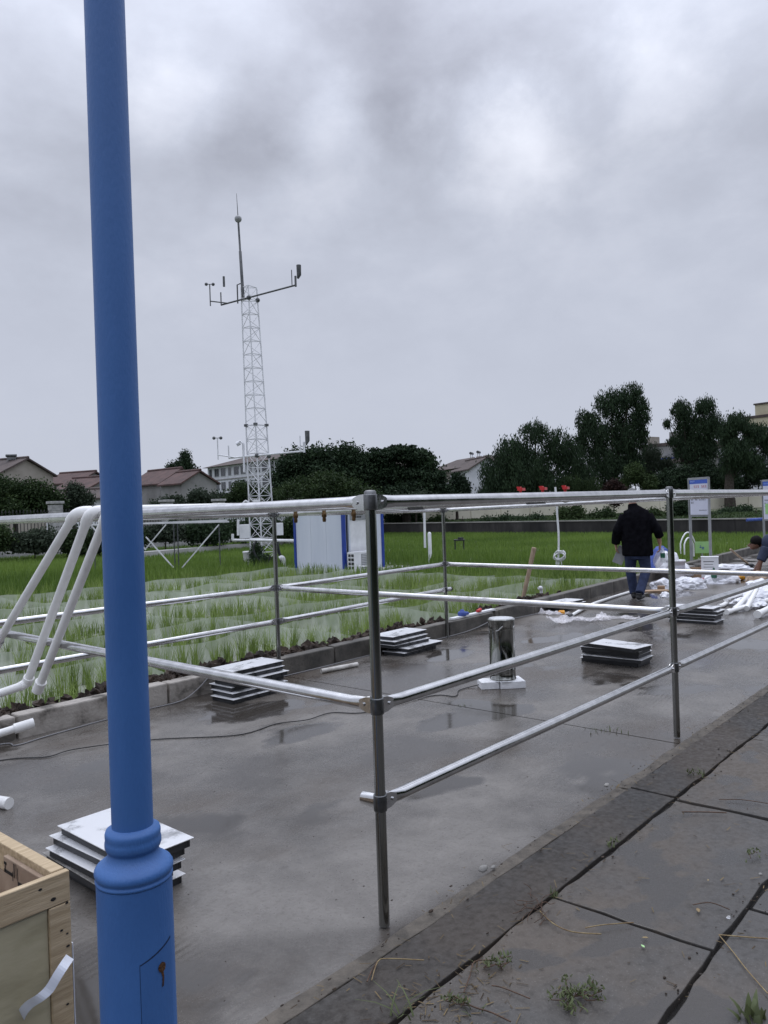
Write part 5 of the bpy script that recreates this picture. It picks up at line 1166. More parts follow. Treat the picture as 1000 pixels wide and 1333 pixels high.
# heap of white sacks and pipes at the right edge
crumple('white_sack', 'big wrinkled white sack heap at the right edge', 'sack', G(996, 783), .40, .30, .20, 'bag', 41, BGp, rot=.4)
crumple('white_sack', 'wrinkled white sack lying flat left of the sack heap', 'sack', G(974, 789), .32, .20, .12, 'bag', 45, BGp, rot=.5)
crumple('white_sack', 'grey stained white sack behind the pile of white pipes', 'sack', G(990, 768), .35, .25, .15, 'bag', 49, BGp, rot=.2)
def flatfilm(name, label, pts_, seed, z=.01, w=.5):
    mb = MB(); nx_, ny_ = 34, 16; a, b = Vector(pts_[0]), Vector(pts_[1]); d = b-a; q = Vector((-d.y, d.x, 0)).normalized()
    for i in range(nx_+1):
        for j in range(ny_+1):
            s, t_ = i/nx_, j/ny_-.5; ww = w*(.55+.45*noise.noise(Vector((s*3+seed, 0, 0)))+.3*math.sin(s*3.1))
            p = a+d*s+q*(t_*ww+.12*noise.noise(Vector((s*4, seed, 1)))); zz = z+max(0, .085*noise.noise(Vector((p.x*4, p.y*4, seed)))+.07*abs(noise.noise(Vector((p.x*11, p.y*11, seed)))))
            mb.v.append((p.x, p.y, zz))
    for i in range(nx_):
        for j in range(ny_): mb.f.append((i*(ny_+1)+j, (i+1)*(ny_+1)+j, (i+1)*(ny_+1)+j+1, i*(ny_+1)+j+1)); mb.smooth.append(False)
    return one(mb, name, 'film', label, 'plastic film', 'clear plastic film litter on the slab')
flatfilm('plastic_film', 'rumpled clear film by the kerb panel stack near the stick', [G(702, 798), G(742, 800)], 2, w=.35)
flatfilm('plastic_film', 'long rumpled clear film strewn across the wet slab', [G(716, 812), G(790, 806)], 6, w=.42)
flatfilm('plastic_film', 'rumpled clear film lying behind the steel rail left of the frame post', [G(776, 804), G(832, 806)], 11, w=.30)
one(MB().box((*G(733, 799).xy, .02), (.17, .05, .04), .5).ball((*G(730, 799).xy, .025), (.05, .035, .025), 8, 5), 'orange_block', 'orange', 'orange plastic piece lying in the clear film near the stick', 'plastic piece', bevel=.01)
one(MB().tube([G(957, 753, .05), G(966, 752, .05)], [.05, .05], 10).ball(tuple(G(967, 752, .05)), .05, 8, 6), 'orange_tape', 'orange', 'orange roll lying on the slab left of the crouching man', 'roll')
t = thing('pvc_pipe', tuple(G(741, 803)), 'long white pipe curving along the kerb to the walking man\'s feet', 'pipe')
MB().tube(spline([G(741, 803, .022), G(768, 788, .03), G(790, 780, .022), G(812, 773, .022), G(836, 766, .022)], 5), .022, 10).build('pipe_body', 'pvc', t); a, b = G(744, 801, .022), G(740, 803.5, .022); MB().hollow(a, b, .028, .018, 12).build('collar', 'black', t)
# carton, cardboard, bottle, brick, bucket, cloth
h, r = hdir(925)
t = thing('white_carton', tuple(G(925, 757)), 'white carton box with a red edge standing on the slab below the notice board', 'carton'); c = G(925, 757); w = 24.5*13/F
MB().box((c.x, c.y, .24), (.30, .24, .44), math.atan2(r.y, r.x)).build('box', 'white', t, bevel=.004)
az = math.atan2(r.y, r.x); mm = Matrix.Rotation(az, 3, 'Z')
MB().box(c+mm@Vector((0, 0, .463)), (.31, .25, .006), az).build('lid', 'white', t)
MB().box(c+mm@Vector((-.152, 0, .24)), (.003, .22, .42), az).build('red_side', 'sign_red', t)
for k in range(4): MB().box(c+mm@Vector((-.02, -.1215, .38-.05*k)), (.18-.03*(k % 2), .002, .012), az).build('print', 'ink' if k == 0 else 'grey', t)
one(MB().box((*G(899, 752).xy, .05), (.42, .16, .10), az+.2).box((*G(906, 750).xy, .11), (.30, .02, .14), az+.35), 'cardboard_piece', 'card', 'brown cardboard piece between the white bags', 'cardboard')
one(MB().box((*G(853, 770).xy, .012), (.45, .20, .02), az+.4).box((*G(861, 768).xy, .04), (.12, .12, .06), az), 'cardboard_piece', 'card', 'flattened brown cardboard lying at the right of the walking man', 'cardboard')
one(MB().box((*G(921, 759).xy, .05), (.22, .11, .08), az), 'red_brick', 'sign_red', 'dull red brick lying beside the bottle', 'brick', bevel=.008)
one(MB().box((*G(914, 758).xy, .03), (.20, .10, .05), az+.3).box((*G(912, 759).xy, .06), (.10, .05, .03), az), 'black_bag', 'black', 'small black tool lying between bag and red brick', 'tool', bevel=.01)
c = G(930, 760); t = thing('water_bottle', tuple(c), 'bottle with dark green label standing in front of the bags', 'bottle')
MB().lathe((c.x, c.y, 0), [(.05, .0), (.05, .10), (.052, .11)], 12).build('bottle', 'clear', t); MB().lathe((c.x, c.y, .1102), [(.052, 0), (.052, .09), (.03, .13), (.018, .15), (.018, .18)], 12).build('upper', 'green_glass', t)
c = X(877, 15.2, .13); t = thing('paint_bucket', tuple(c), 'white plastic bucket with bags in it behind the kerb', 'bucket')
MB().lathe((c.x, c.y, .05), [(.15, 0), (.185, .30), (.195, .305), (.195, .33), (.18, .335)], 18).build('body', 'white', t)
MB().lathe((c.x, c.y, .17), [(.171, 0), (.184, .10)], 18).build('label_band', 'strap', t)
crumple('plastic_bag', 'white plastic bag stuffed in the bucket', 'plastic bag', (c.x-.08, c.y+.05, .37), .16, .13, .17, 'bag', 61, BGp, sub=3)
crumple('plastic_bag', 'white plastic bag lying behind the kerb left of the bucket', 'plastic bag', tuple(X(866, 15.3, .15)), .22, .18, .30, 'bag', 64, BGp, sub=3)
crumple('blue_cloth', 'blue cloth bundle behind the kerb left of the bucket', 'cloth', tuple(X(861, 15.9, .1)), .42, .2, .42, 'bluecloth', 66, None, sub=3)
one(MB().bar(X(818, 14, -.06), X(780, 15.2, -.05), .16, .05), 'blue_sheet', 'sign_ltblue', 'pale blue strip lying in the rice left of the walking man', 'strip')
one(MB().bar(X(902, 17.2, .12), X(922, 16.8, .16), .10, .05).bar(X(884, 16.2, .12), X(899, 16.6, .12), .12, .05), 'stone_slab', 'coping', 'pale broken slab lying at the feet of the notice board', 'slab')
a, b = D(951, 715, 17), G(975, 735, .05); t = thing('hoe', tuple(b), 'hoe with a pale wooden handle leaning by the kerb', 'hoe')
MB().tube([a, b], .022, 8).build('handle', 'timber', t); MB().box(b+Vector((.02, 0, -.01)), (.26, .16, .05), .4).build('blade', 'black', t)
# white pipes thrown in a pile
PG = 'white pvc pipes in a pile at the right edge'
for (u0, v0, z0_, u1, v1, z1_, lab) in [(944, 779, .10, 992, 766, .16, 'white pvc pipe lying on top of the pile, pointing left'), (956, 794, .03, 981, 767, .22, 'white pvc pipe leaning steeply on the pile'), (972, 792, .04, 986, 766, .24, 'white pvc pipe leaning on the pile right of the steep one'), (946, 797, .03, 1010, 778, .08, 'lowest white pvc pipe pointing left out of the sack heap'),
        (986, 800, .05, 1030, 778, .10, 'thick white pvc pipe across the sack heap at the right edge'), (980, 762, .2, 1020, 752, .2, 'white pvc pipe at the back of the pile')]:
    a, b = G(u0, v0, z0_), G(u1, v1, z1_); t = thing('pvc_pipe', tuple(a), lab, 'pipe', PG); rr = .04 if 'thick' in lab else .03
    MB().tube([a+(b-a).normalized()*.04, b], rr, 12).build('pipe_body', 'pvc', t); MB().hollow(a+(b-a).normalized()*.10, a, rr*1.25, rr*.8, 14).build('collar', 'pvc', t)
a = G(941, 780, .03); t = thing('pvc_elbow', tuple(a), 'small white pvc bend lying at the tip of the pipe pile', 'pipe fitting', PG)
MB().tube(spline([G(944, 779, .06), G(946, 784, .03), G(941, 788, .03), G(936, 789, .03)], 5), .03, 10).build('fitting', 'pvc', t)

# ------------------------------------------------------------------ people
def remesh(mb, name, mt, par, vox=.014, it=4):
    o = mb.build(name, mt, par); m_ = o.modifiers.new('remesh', 'REMESH'); m_.mode = 'VOXEL'; m_.voxel_size = vox; m_.use_smooth_shade = True
    s_ = o.modifiers.new('smooth', 'SMOOTH'); s_.iterations = it; s_.factor = .5; return o
def figure_frame(u, v, d, z=0.0):
    h, r = hdir(u); b = X(u, d, z); return b, r, h
def hand(mb, wr, dirv, palm_n, thumb, s=1.0, curl=.5):
    """palm plus four unequal bent fingers and a thumb"""
    wr, dv_, pn, th = Vector(wr), Vector(dirv).normalized(), Vector(palm_n).normalized(), Vector(thumb).normalized()
    mb.tube([wr-dv_*.02, wr+dv_*.02, wr+dv_*.055*s, wr+dv_*.095*s], [(.020, .027), (.022, .032), (.018, .042), (.014, .040)], 10, ref=tuple(pn))
    for k, (off, ln) in enumerate([(.030, .072), (.010, .082), (-.010, .076), (-.029, .060)]):
        p0 = wr+dv_*.085*s+th*off; d1 = (dv_+pn*curl*.5).normalized(); d2 = (dv_+pn*curl*1.6).normalized(); d3 = (dv_*.6+pn*curl*2.2).normalized()
        mb.tube([p0-dv_*.02, p0+d1*ln*.45, p0+d1*ln*.45+d2*ln*.35, p0+d1*ln*.45+d2*ln*.35+d3*ln*.25], [.0105, .010, .009, .0075], 8)
    p0 = wr+dv_*.03+th*.028; mb.tube([p0-th*.01, p0+(th+dv_*.8).normalized()*.035, p0+(th*.5+dv_+pn*.4).normalized()*.07], [.013, .012, .009], 8)
# man walking away
b, r, h = figure_frame(826, 779, 12.4)
man = thing('person', tuple(b), 'man in black jacket and blue jeans walking away, carrying a bag and bottle', 'person')
def L3(x, y, z): return b+r*x+h*y+Vector((0, 0, z))
body = MB()
body.ball(tuple(L3(-.03, .03, 1.635)), (.078, .085, .112), 16, 12)
body.tube([L3(-.02, .0, 1.36), L3(-.025, .01, 1.46), L3(-.03, .03, 1.58)], [.072, .060, .058], 12)
body.tube([L3(.02, -.02, .72), L3(.02, -.02, .95), L3(.02, -.02, 1.15), L3(.02, -.01, 1.27), L3(.0, 0, 1.37)], [(.11, .15), (.10, .14), (.11, .155), (.095, .145), (.06, .085)], 14, ref=tuple(h))
for sx, sh, el, wr in [(-1, (-.17, 0, 1.29), (-.275, -.05, 1.08), (-.30, .06, .86)), (1, (.21, 0, 1.29), (.325, -.05, 1.09), (.365, .06, .87))]:
    body.tube([L3(*sh), L3(*[(p+q)/2 for p, q in zip(sh, el)]), L3(*el), L3(*[(p+q)/2 for p, q in zip(el, wr)]), L3(*wr)], [.05, .047, .040, .040, .029], 10)
for hip, kn, an in [((-.075, 0, .82), (-.085, .12, .45), (-.045, .14, .10)), ((.105, 0, .82), (.140, .07, .45), (.035, -.21, .13))]:
    body.tube([L3(*hip), L3(*kn), L3(*an)], [.075, .052, .040], 10)
hand(body, L3(-.30, .06, .86), -Vector((0, 0, 1))+h*.25+r*.05, r*1.0, h, curl=.8)
hand(body, L3(.365, .06, .87), -Vector((0, 0, 1))+h*.15, -r, h, curl=.8)
body.tube([L3(-.03, .11, 1.625), L3(-.03, .128, 1.605), L3(-.03, .108, 1.595)], [.012, .016, .012], 8)       # nose
for s in (-1, 1): body.ball(tuple(L3(-.03+s*.080, .02, 1.62)), (.014, .022, .033), 8, 6)                       # ears
bo = remesh(body, 'body', 'skin', man, .0075, 2)
for s in (-1, 1): MB().ball(tuple(L3(-.03+s*.03, .108, 1.645)), .012, 8, 6).build('eye', 'white', bo)
MB().tube([L3(-.055, .108, 1.565), L3(-.03, .116, 1.562), L3(-.005, .108, 1.565)], .006, 6).build('mouth', 'sign_red', bo)
hr = MB().ball(tuple(L3(-.03, .018, 1.665)), (.085, .088, .092), 16, 10); hr.ball(tuple(L3(-.03, -.03, 1.62)), (.074, .05, .085), 12, 8); remesh(hr, 'hair', 'hair_grey', man, .012, 2)
jk = MB()
jk.tube([L3(.025, -.02, .685), L3(.025, -.02, .72), L3(.02, -.02, .95), L3(.02, -.02, 1.12), L3(.02, -.015, 1.28), L3(.01, -.01, 1.385), L3(-.01, 0, 1.455)], [(.150, .232), (.152, .236), (.150, .230), (.150, .232), (.142, .222), (.105, .165), (.075, .085)], 20, ref=tuple(h))
jk.tube([L3(-.15, -.01, 1.325), L3(.02, -.01, 1.385), L3(.195, -.01, 1.325)], [(.075, .085), (.085, .105), (.075, .085)], 12, ref=(0, 0, 1))
jk.tube([L3(-.02, .0, 1.42), L3(-.028, .012, 1.505)], [.082, .074], 14)
for sh, el, cf in [((-.145, -.01, 1.315), (-.275, -.05, 1.08), (-.300, .045, .885)), ((.19, -.01, 1.315), (.325, -.05, 1.09), (.360, .03, .985))]:
    mid_ = tuple((p+q)/2 for p, q in zip(sh, el)); jk.tube([L3(*sh), L3(*mid_), L3(*el), L3(*[(p*.5+q*.5) for p, q in zip(el, cf)]), L3(*cf)], [.092, .082, .073, .070, .070], 12)
for v_i in range(len(jk.v)):
    p = Vector(jk.v[v_i]); q = p-b; w = .008*noise.noise(q*9)+.006*noise.noise(Vector((q.x*5, q.y*5, q.z*22))); jk.v[v_i] = tuple(p+(p-L3(.02, -.02, p.z-b.z)).normalized()*w)
remesh(jk, 'jacket', 'cloth_blk', man, .012, 3)
jn = MB(); jn.tube([L3(.02, -.02, .64), L3(.02, -.02, .76), L3(.02, -.02, .95)], [(.115, .16), (.125, .18), (.12, .17)], 16, ref=tuple(h))
for hip, kn, an in [((-.075, -.01, .78), (-.090, .115, .44), (-.045, .135, .07)), ((.105, -.01, .78), (.145, .065, .44), (.035, -.215, .115))]:
    m1 = tuple((p+q)/2 for p, q in zip(hip, kn)); m2 = tuple((p+q)/2 for p, q in zip(kn, an))
    jn.tube([L3(*hip), L3(*m1), L3(*kn), L3(*m2), L3(*an)], [.105, .094, .080, .074, .070], 14)
remesh(jn, 'jeans', 'jeans', man, .012, 3)
for an, dx, lift in [((-.045, .135, .07), 0, 0), ((.035, -.205, .11), .02, .015)]:
    s_ = MB(); o_ = L3(*an)-Vector((0, 0, an[2]-.035-lift)); f_ = (h+r*(.30 if dx else .12)).normalized()
    s_.tube([o_-f_*.085, o_-f_*.05, o_+f_*.03, o_+f_*.12, o_+f_*.18, o_+f_*.20], [(.026, .026), (.036, .040), (.036, .044), (.034, .050), (.026, .042), (.012, .02)], 12, ref=(0, 0, 1)); s_.tube([o_-f_*.03+Vector((0, 0, .0)), o_-f_*.03+Vector((0, 0, .07))], [.045, .048], 12)
    remesh(s_, 'shoe', 'shoe', man, .010, 2)
c = L3(-.235, .10, .69); a_ = math.atan2(r.y, r.x)
mt_ = Matrix.Rotation(a_, 3, 'Z')@Matrix.Rotation(.42, 3, 'Y')
fo = one(MB().box(c, (.16, .03, .29), mtx=mt_), 'folder', 'grey', 'grey folder held in the walking man\'s left hand', 'folder', bevel=.004)
t = thing('carrier_bag', tuple(L3(.36, .08, .62)), 'clear carrier bag hanging from the walking man\'s right hand', 'bag')
mb = MB().tube([L3(.365, .08, .77), L3(.345, .08, .70), L3(.325, .08, .60), L3(.33, .08, .53), L3(.34, .08, .50)], [.016, (.035, .05), (.05, .075), (.045, .07), (.02, .03)], 14); mb.build('bag', 'film', t)
t = thing('water_bottle', tuple(L3(.39, .03, .62)), 'water bottle with green label hanging in the walking man\'s right hand', 'bottle'); q = L3(.40, .02, .57)
MB().lathe(tuple(q), [(.034, 0), (.036, .01), (.036, .075)], 12).build('lower', 'clear', t); MB().lathe(tuple(q+Vector((0, 0, .0755))), [(.0365, 0), (.0365, .075)], 12).build('label_band', 'green_glass', t)
MB().lathe(tuple(q+Vector((0, 0, .151))), [(.036, 0), (.034, .03), (.016, .06), (.016, .085)], 12).build('neck', 'clear', t)
# man crouching at the right edge, facing left
b, r, h = figure_frame(986, 757, 14.5)
cm = thing('person', tuple(b), 'black haired man in navy t-shirt crouching at the right edge, reaching down', 'person')
body = MB(); hc = Vector((-.045, .0, .70))
body.ball(tuple(L3(*hc)), (.105, .085, .112), 16, 12)
body.ball(tuple(L3(hc.x-.045, 0, hc.z-.055)), (.06, .06, .07), 12, 8)
body.tube([L3(.16, 0, .66), L3(.09, 0, .68), L3(.0, 0, .69)], [.075, .062, .06], 12)
body.tube([L3(.62, 0, .34), L3(.45, 0, .52), L3(.28, 0, .62), L3(.16, 0, .63)], [(.12, .15), (.12, .155), (.12, .17), (.08, .12)], 14, ref=(0, 1, 0) if False else tuple(h))
for y, sh, el, wr in [(-1, (.16, -.18, .60), (.02, -.24, .36), (-.04, -.22, .10)), (1, (.16, .18, .60), (.04, .22, .36), (-.10, .16, .12))]:
    body.tube([L3(*sh), L3(*[(p+q)/2 for p, q in zip(sh, el)]), L3(*el), L3(*[(p+q)/2 for p, q in zip(el, wr)]), L3(*wr)], [.052, .050, .043, .043, .032], 10)
    hand(body, L3(*wr), -Vector((0, 0, 1))-r*.5, -r*.3+h*y*-.9, -r*.8-Vector((0, 0, .2)), curl=.7)
    body.tube([L3(.60, y*.11, .34), L3(.20, y*.20, .44), L3(.42, y*.16, .10)], [.085, .062, .045], 10)
body.tube([L3(hc.x-.10, 0, hc.z-.005), L3(hc.x-.135, 0, hc.z-.055), L3(hc.x-.11, 0, hc.z-.065)], [.010, .013, .010], 8)
for y in (-1, 1): body.ball(tuple(L3(hc.x+.02, y*.083, hc.z-.01)), (.022, .016, .034), 8, 6)
bo = remesh(body, 'body', 'skin_tan', cm, .0085, 2)
for y in (-1, 1): MB().ball(tuple(L3(hc.x-.090, y*.035, hc.z-.015)), .011, 8, 6).build('eye', 'hair', bo)
MB().tube([L3(hc.x-.085, -.025, hc.z-.10), L3(hc.x-.095, 0, hc.z-.10), L3(hc.x-.085, .025, hc.z-.10)], .006, 6).build('mouth', 'sign_red', bo)
hr = MB().ball(tuple(L3(hc.x+.010, 0, hc.z+.035)), (.126, .104, .106), 16, 10); hr.ball(tuple(L3(hc.x+.05, 0, hc.z+.0)), (.07, .088, .08), 12, 8); remesh(hr, 'hair', 'hair', cm, .012, 2)
sh_ = MB(); sh_.tube([L3(.68, 0, .30), L3(.56, 0, .45), L3(.40, 0, .60), L3(.23, 0, .675), L3(.12, 0, .685), L3(.05, 0, .685)], [(.17, .20), (.175, .21), (.17, .215), (.155, .22), (.11, .17), (.075, .085)], 18, ref=tuple(h))
for y, a1, b1 in [(-1, (.13, -.17, .62), (.03, -.235, .385)), (1, (.13, .17, .62), (.05, .22, .385))]:
    sh_.tube([L3(*a1), L3(*[(p+q)/2 for p, q in zip(a1, b1)]), L3(*b1)], [.092, .088, .080], 12)
remesh(sh_, 't_shirt', 'navy', cm, .014, 3)
tr_ = MB(); tr_.tube([L3(.72, 0, .24), L3(.60, 0, .36)], [(.15, .19), (.16, .20)], 14, ref=tuple(h))
for y in (-1, 1): tr_.tube([L3(.60, y*.11, .32), L3(.40, y*.17, .39), L3(.19, y*.20, .43), L3(.30, y*.18, .27), L3(.42, y*.16, .09)], [.115, .10, .088, .080, .07], 12)
remesh(tr_, 'trousers', 'cloth_blk', cm, .014, 3)
for y in (-1, 1):
    s_ = MB(); o_ = L3(.38, y*.16, .04); s_.tube([o_+r*.09, o_+r*.05, o_-r*.04, o_-r*.13, o_-r*.19, o_-r*.205], [(.026, .028), (.038, .042), (.038, .046), (.034, .050), (.026, .042), (.012, .02)], 12, ref=(0, 0, 1)); s_.tube([o_+r*.04, o_+r*.04+Vector((0, 0, .07))], [.048, .05], 12)
    remesh(s_, 'shoe', 'shoe', cm, .011, 2)
crumple('tool_bag', 'dull khaki tool bag between the crouching man and the pipe pile', 'bag', tuple(G(990, 762)), .30, .22, .24, 'card' if False else 'timber', 77, None, sub=3, amp=.25)

# ------------------------------------------------------------------ weeds, straw, leaves and stones on the paving
def weed(label, c, n, hgt, w, lean, seg=3, runners=0, mt='weed', rad=.03):
    global rng
    t = thing('weed', tuple(c), label, 'weed', 'weeds growing in the paving joints'); c = np.array(c)
    P = c[None]+np.c_[rng.normal(0, rad, (n, 2)), np.zeros(n)]; V, Q, T = blades(P, hgt, w, lean, seg, np.clip(rng.normal(.5, .25, n), 0, 1)); fast_mesh('leaves', V, Q, mt, T, t)
    if runners:
        mb = MB(); LV_ = []
        for k in range(runners):
            a = random.uniform(0, 6.28); p = Vector(c)+Vector((0, 0, .006)); pp = [p.copy()]
            for s in range(6):
                a += random.uniform(-.6, .6); p = p+Vector((math.cos(a), math.sin(a), 0))*random.uniform(.008, .022); p.z = c[2]+random.uniform(.004, .02); pp.append(p.copy())
                for _ in range(3): LV_.append(tuple(p+Vector((random.uniform(-.012, .012), random.uniform(-.012, .012), random.uniform(0, .012)))))
            mb.tube(pp, .0016, 5)
        mb.build('stems', 'twig', t)
        P = np.array(LV_); V, Q, T = blades(P, .014, .007, 1.0, 2, np.clip(rng.normal(.6, .25, len(P)), 0, 1)); fast_mesh('small_leaves', V, Q, mt, T, t)
PZ = .042
weed('sprawling weed with reddish stems on the slab at the bottom centre right', G(748, 1300, PZ), 8, .018, .006, 1.5, runners=11)
weed('small green weed in the joint near the dry straw, bottom centre', G(630, 1262, PZ), 9, .025, .005, 1.2, runners=3)
weed('small weed at the joint, lower right of the corner post', G(612, 1312, PZ), 8, .03, .005, 1.2, runners=2)
weed('green tuft in the joint at the right, near the end of the edging', G(905, 1008, PZ), 18, .040, .006, 1.0)
weed('tiny weed on the slab at the right edge', G(978, 1120, PZ), 6, .018, .005, 1.2, runners=1)
weed('leafy green weed in the bottom right corner', G(978, 1324, PZ), 16, .05, .020, .9, rad=.03)
weed('tiny weeds along the middle of the long joint', G(800, 1095, PZ), 10, .02, .007, 1.0, rad=.02)
weed('flat green rosette in the long joint', G(795, 1103, PZ-.01), 8, .022, .010, 1.1, rad=.012)
weed('small green sprouts in the slab joint behind the steel canister', G(605, 919, 0), 10, .018, .004, .9, rad=.04)
weed('small green sprouts in the slab joint right of the low rail', G(780, 951, 0), 14, .025, .005, .9, rad=.04)
weed('sprouts and grit in the slab joint left of the right frame post', G(800, 952, 0), 10, .022, .005, .9, rad=.04)
weed('thin grass blades lying on the edging slab below the corner post', G(520, 1322, PZ), 7, .11, .005, 1.3, rad=.02)
weed('small weed at the crossing of the paving joints', G(722, 1168, PZ-.01), 12, .03, .006, 1.0, rad=.02)
SG = 'dry straw stalks on the paving'
def straw(label, pts_, r_=.0016, mt='straw', group=SG, z=.046):
    one(MB().tube(spline([G(u, v, z+random.uniform(0, .008)) for u, v in pts_], 4), r_, 5), 'straw_stalk', mt, label, 'straw', group)
straw('dry straw stalk bent across the joint at the bottom centre', [(484, 1276), (492, 1252), (505, 1248), (552, 1250)], .002)
straw('reddish dry stem leading down from the bent straw stalk', [(478, 1278), (485, 1262), (492, 1251)], .0025, 'twig')
straw('pale straw stalk lying right of the paving joint crossing', [(703, 1186), (720, 1202), (745, 1213), (783, 1216)], .0022)
straw('second pale straw stalk beside the paving joint crossing', [(762, 1208), (785, 1204), (825, 1201)], .002)
straw('long pale stalk from the right hand joint to the right edge', [(936, 1217), (960, 1219), (1000, 1222)], .0022)
straw('long pale stalk curving to the bottom right corner', [(936, 1217), (955, 1240), (972, 1262), (1000, 1294)], .002)
straw('straight brown twig lying on the slab at the right', [(888, 1057), (915, 1057), (946, 1058)], .003, 'twig')
straw('brown twig across the slab near the right edge', [(936, 1041), (965, 1041), (1000, 1046)], .002, 'twig')
straw('thin brown twig near the pale fallen leaf', [(902, 1178), (925, 1175), (950, 1184)], .002, 'twig')
straw('dry stems tangled beside the sprawling joint weeds', [(604, 1292), (612, 1270), (618, 1252), (640, 1250)], .0022, 'twig')
straw('brown stems under the corner post joint tangle', [(590, 1296), (615, 1310), (640, 1318), (665, 1330)], .0025, 'twig')
straw('grey twig pointing at the joint crossing', [(640, 1283), (655, 1286), (690, 1300)], .002, 'twig')
# tangle of dried roots where the joints cross
t = thing('root_tangle', tuple(G(699, 1178, PZ)), 'tangle of dry reddish roots at the paving joint crossing', 'dry roots'); mb = MB()
for k in range(16):
    u, v = random.gauss(699, 8), random.gauss(1180, 8); a = random.uniform(0, 6.28); pp = [G(u, v, PZ)]
    for s in range(4): a += random.uniform(-.9, .9); u += math.cos(a)*7; v += math.sin(a)*6; pp.append(G(u, v, PZ+random.uniform(0, .02)))
    mb.tube(spline(pp, 3), .0013, 4)
mb.build('roots', 'twig', t)['kind'] = 'stuff'
def leaf1(label, u, v, s, mt, a, z=PZ):
    c = G(u, v, z+.004); ca, sa = math.cos(a), math.sin(a); pr_ = [(-1, 0, 0), (-.4, .42, .12), (.35, .38, .10), (1, 0, .02), (.35, -.38, .06), (-.4, -.42, .15)]
    vs = [c+Vector(((x*ca-y*sa)*s, (x*sa+y*ca)*s, z_*s)) for x, y, z_ in pr_]; mb = MB().add(vs, [(0, 1, 5), (1, 2, 4, 5), (2, 3, 4)]); o = one(mb, 'fallen_leaf', mt, label, 'leaf', 'fallen leaves on the paving')
    so = o.modifiers.new('s', 'SOLIDIFY'); so.thickness = .0012
leaf1('pale fallen leaf on the slab left of the wide joint', 909, 1185, .016, 'straw', .5); leaf1('small pale green leaf right of the joint crossing', 840, 1221, .011, 'weed' if False else 'straw', 2.1)
leaf1('small green leaf below the pale green one', 837, 1232, .010, 'lime', 1.0); leaf1('tiny pale leaf near the twig at the right', 922, 1146, .007, 'straw', .2)
for (u, v, s, lab, mt) in [(629, 1131, .026, 'flat pale stone on the edging strip', 'coping'), (642, 1129, .014, 'rounded small stone beside the flat pale stone', 'coping'), (949, 1195, .012, 'white pebble in the wide paving joint', 'white'), (990, 1138, .012, 'grey pebble in the wide joint near the right edge', 'coping'), (561, 1186, .012, 'small dark pebble on the edging strip', 'soil'), (790, 1022, .022, 'broken stone chip at the end of the edging strip', 'coping')]:
    c = G(u, v, .036); mb = MB().ball((c.x, c.y, c.z), (s, s*.6, s*.45), 9, 6); mb.v = [tuple(Vector(p)+Vector((noise.noise(Vector(p)*60), noise.noise(Vector(p)*60+Vector((3, 0, 0))), 0))*s*.3) for p in mb.v]
    one(mb, 'pebble', mt, lab, 'pebble', 'pebbles on the paving edge')
# dry plant debris scattered along the joints (uncountable)
Pd = []
for i in range(620):
    k = random.random()
    if k < .55: q_ = (random.uniform(-.7, 4.5), random.choice([-.415, -1.028, -.12])+random.gauss(0, .05))
    elif k < .8: q_ = (random.gauss(-.25, .16), random.gauss(-.50, .10))
    else: q_ = (random.uniform(-.5, 2.8), random.uniform(-1.5, -.15))
    Pd.append((q_[0], q_[1], .041))
Pd = np.array(Pd); az = rng.uniform(0, 6.283, len(Pd)); ln = rng.uniform(.006, .045, len(Pd)); wd_ = rng.uniform(.0007, .0022, len(Pd))
dx = np.c_[np.cos(az), np.sin(az), rng.normal(0, .10, len(Pd))]*ln[:, None]; sx_ = np.c_[-np.sin(az), np.cos(az), np.zeros(len(Pd))]*wd_[:, None]; zz_ = np.array([0, 0, .003])
V = np.stack([Pd-dx*.5-sx_, Pd-dx*.5+sx_, Pd+dx*.5+sx_+zz_, Pd+dx*.5-sx_+zz_], 1).reshape(-1, 3)
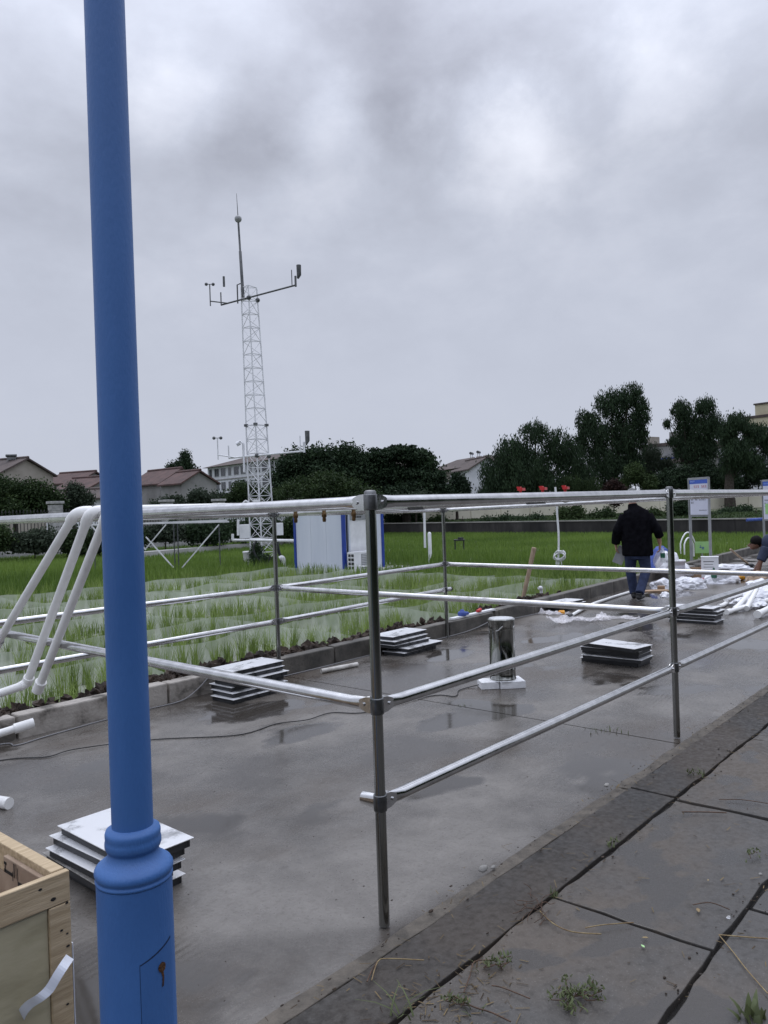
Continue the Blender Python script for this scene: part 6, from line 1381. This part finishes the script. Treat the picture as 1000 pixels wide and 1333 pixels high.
o = fast_mesh('plant_debris', V, np.arange(len(V)).reshape(-1, 4), 'debris', np.repeat(rng.uniform(0, 1, len(Pd)), 4)); o['kind'] = 'stuff'
# crumbs of dirt scattered over slab and joints (uncountable)
mb = MB(); 
for i in range(560):
    if i < 170: u, v = random.uniform(200, 1000), random.uniform(830, 1330); z = 0; p = G(u, v, 0)
    else:
        k = random.choice([0, 1, 2]); x_ = random.uniform(-.6, 5); y_ = [-.12, -.415, -1.025][k]+random.gauss(0, .035); p = Vector((x_, y_, .04))
    if i < 170 and p.y < -.07: continue
    if i < 170 and noise.noise(p*1.4) < -.05: continue
    s = random.uniform(.0015, .004)*(1.5 if i > 170 else 1); mb.ball((p.x, p.y, p.z+s*.1), (s*random.uniform(.6, 2.2), s*random.uniform(.5, 1.2), s*.35), 5, 3)
struct(mb, 'dirt_crumbs', 'soil', 'stuff')

# ------------------------------------------------------------------ unseen trees added behind the camera to darken what the polished steel mirrors
for (x, y, s, lab) in [(-13, -5, 1.0, 'leftmost of the row'), (-11.5, -8.5, 1.1, 'second from the left'), (-8.8, -10.5, 1.15, 'third from the left'), (-5.5, -11.5, 1.0, 'left of the middle'), (-2.2, -12, 1.1, 'middle of the row'), (1.2, -12, 1.2, 'right of the middle'), (4.6, -12, 1.0, 'third from the right'), (8, -12, 1.1, 'second from the right'), (11.5, -11.5, 1.0, 'rightmost of the row')]:
    lab = 'added dark tree behind the photographer, '+lab
    t = thing('broadleaf_tree', (x, y, -.3), lab, 'tree', 'trees added behind the photographer')
    MB().tube([(x, y, -.4), (x+.1, y, 1.2), (x, y+.1, 3.0)], [.22, .17, .10], 8).build('trunk', 'bark', t)
    V, Q, T = leafcloud([((x, y, 3.0*s), (2.2*s, 2.0*s, 1.9*s)), ((x-1.2, y+.5, 2.0*s), (1.7, 1.5, 1.5)), ((x+1.3, y-.3, 2.0*s), (1.8, 1.5, 1.5)), ((x+.2, y, .9), (2.4, 1.6, 1.3))], 3200, .30, tmean=.5); fast_mesh('crown', V, Q, 'leaf_dark', T, t)
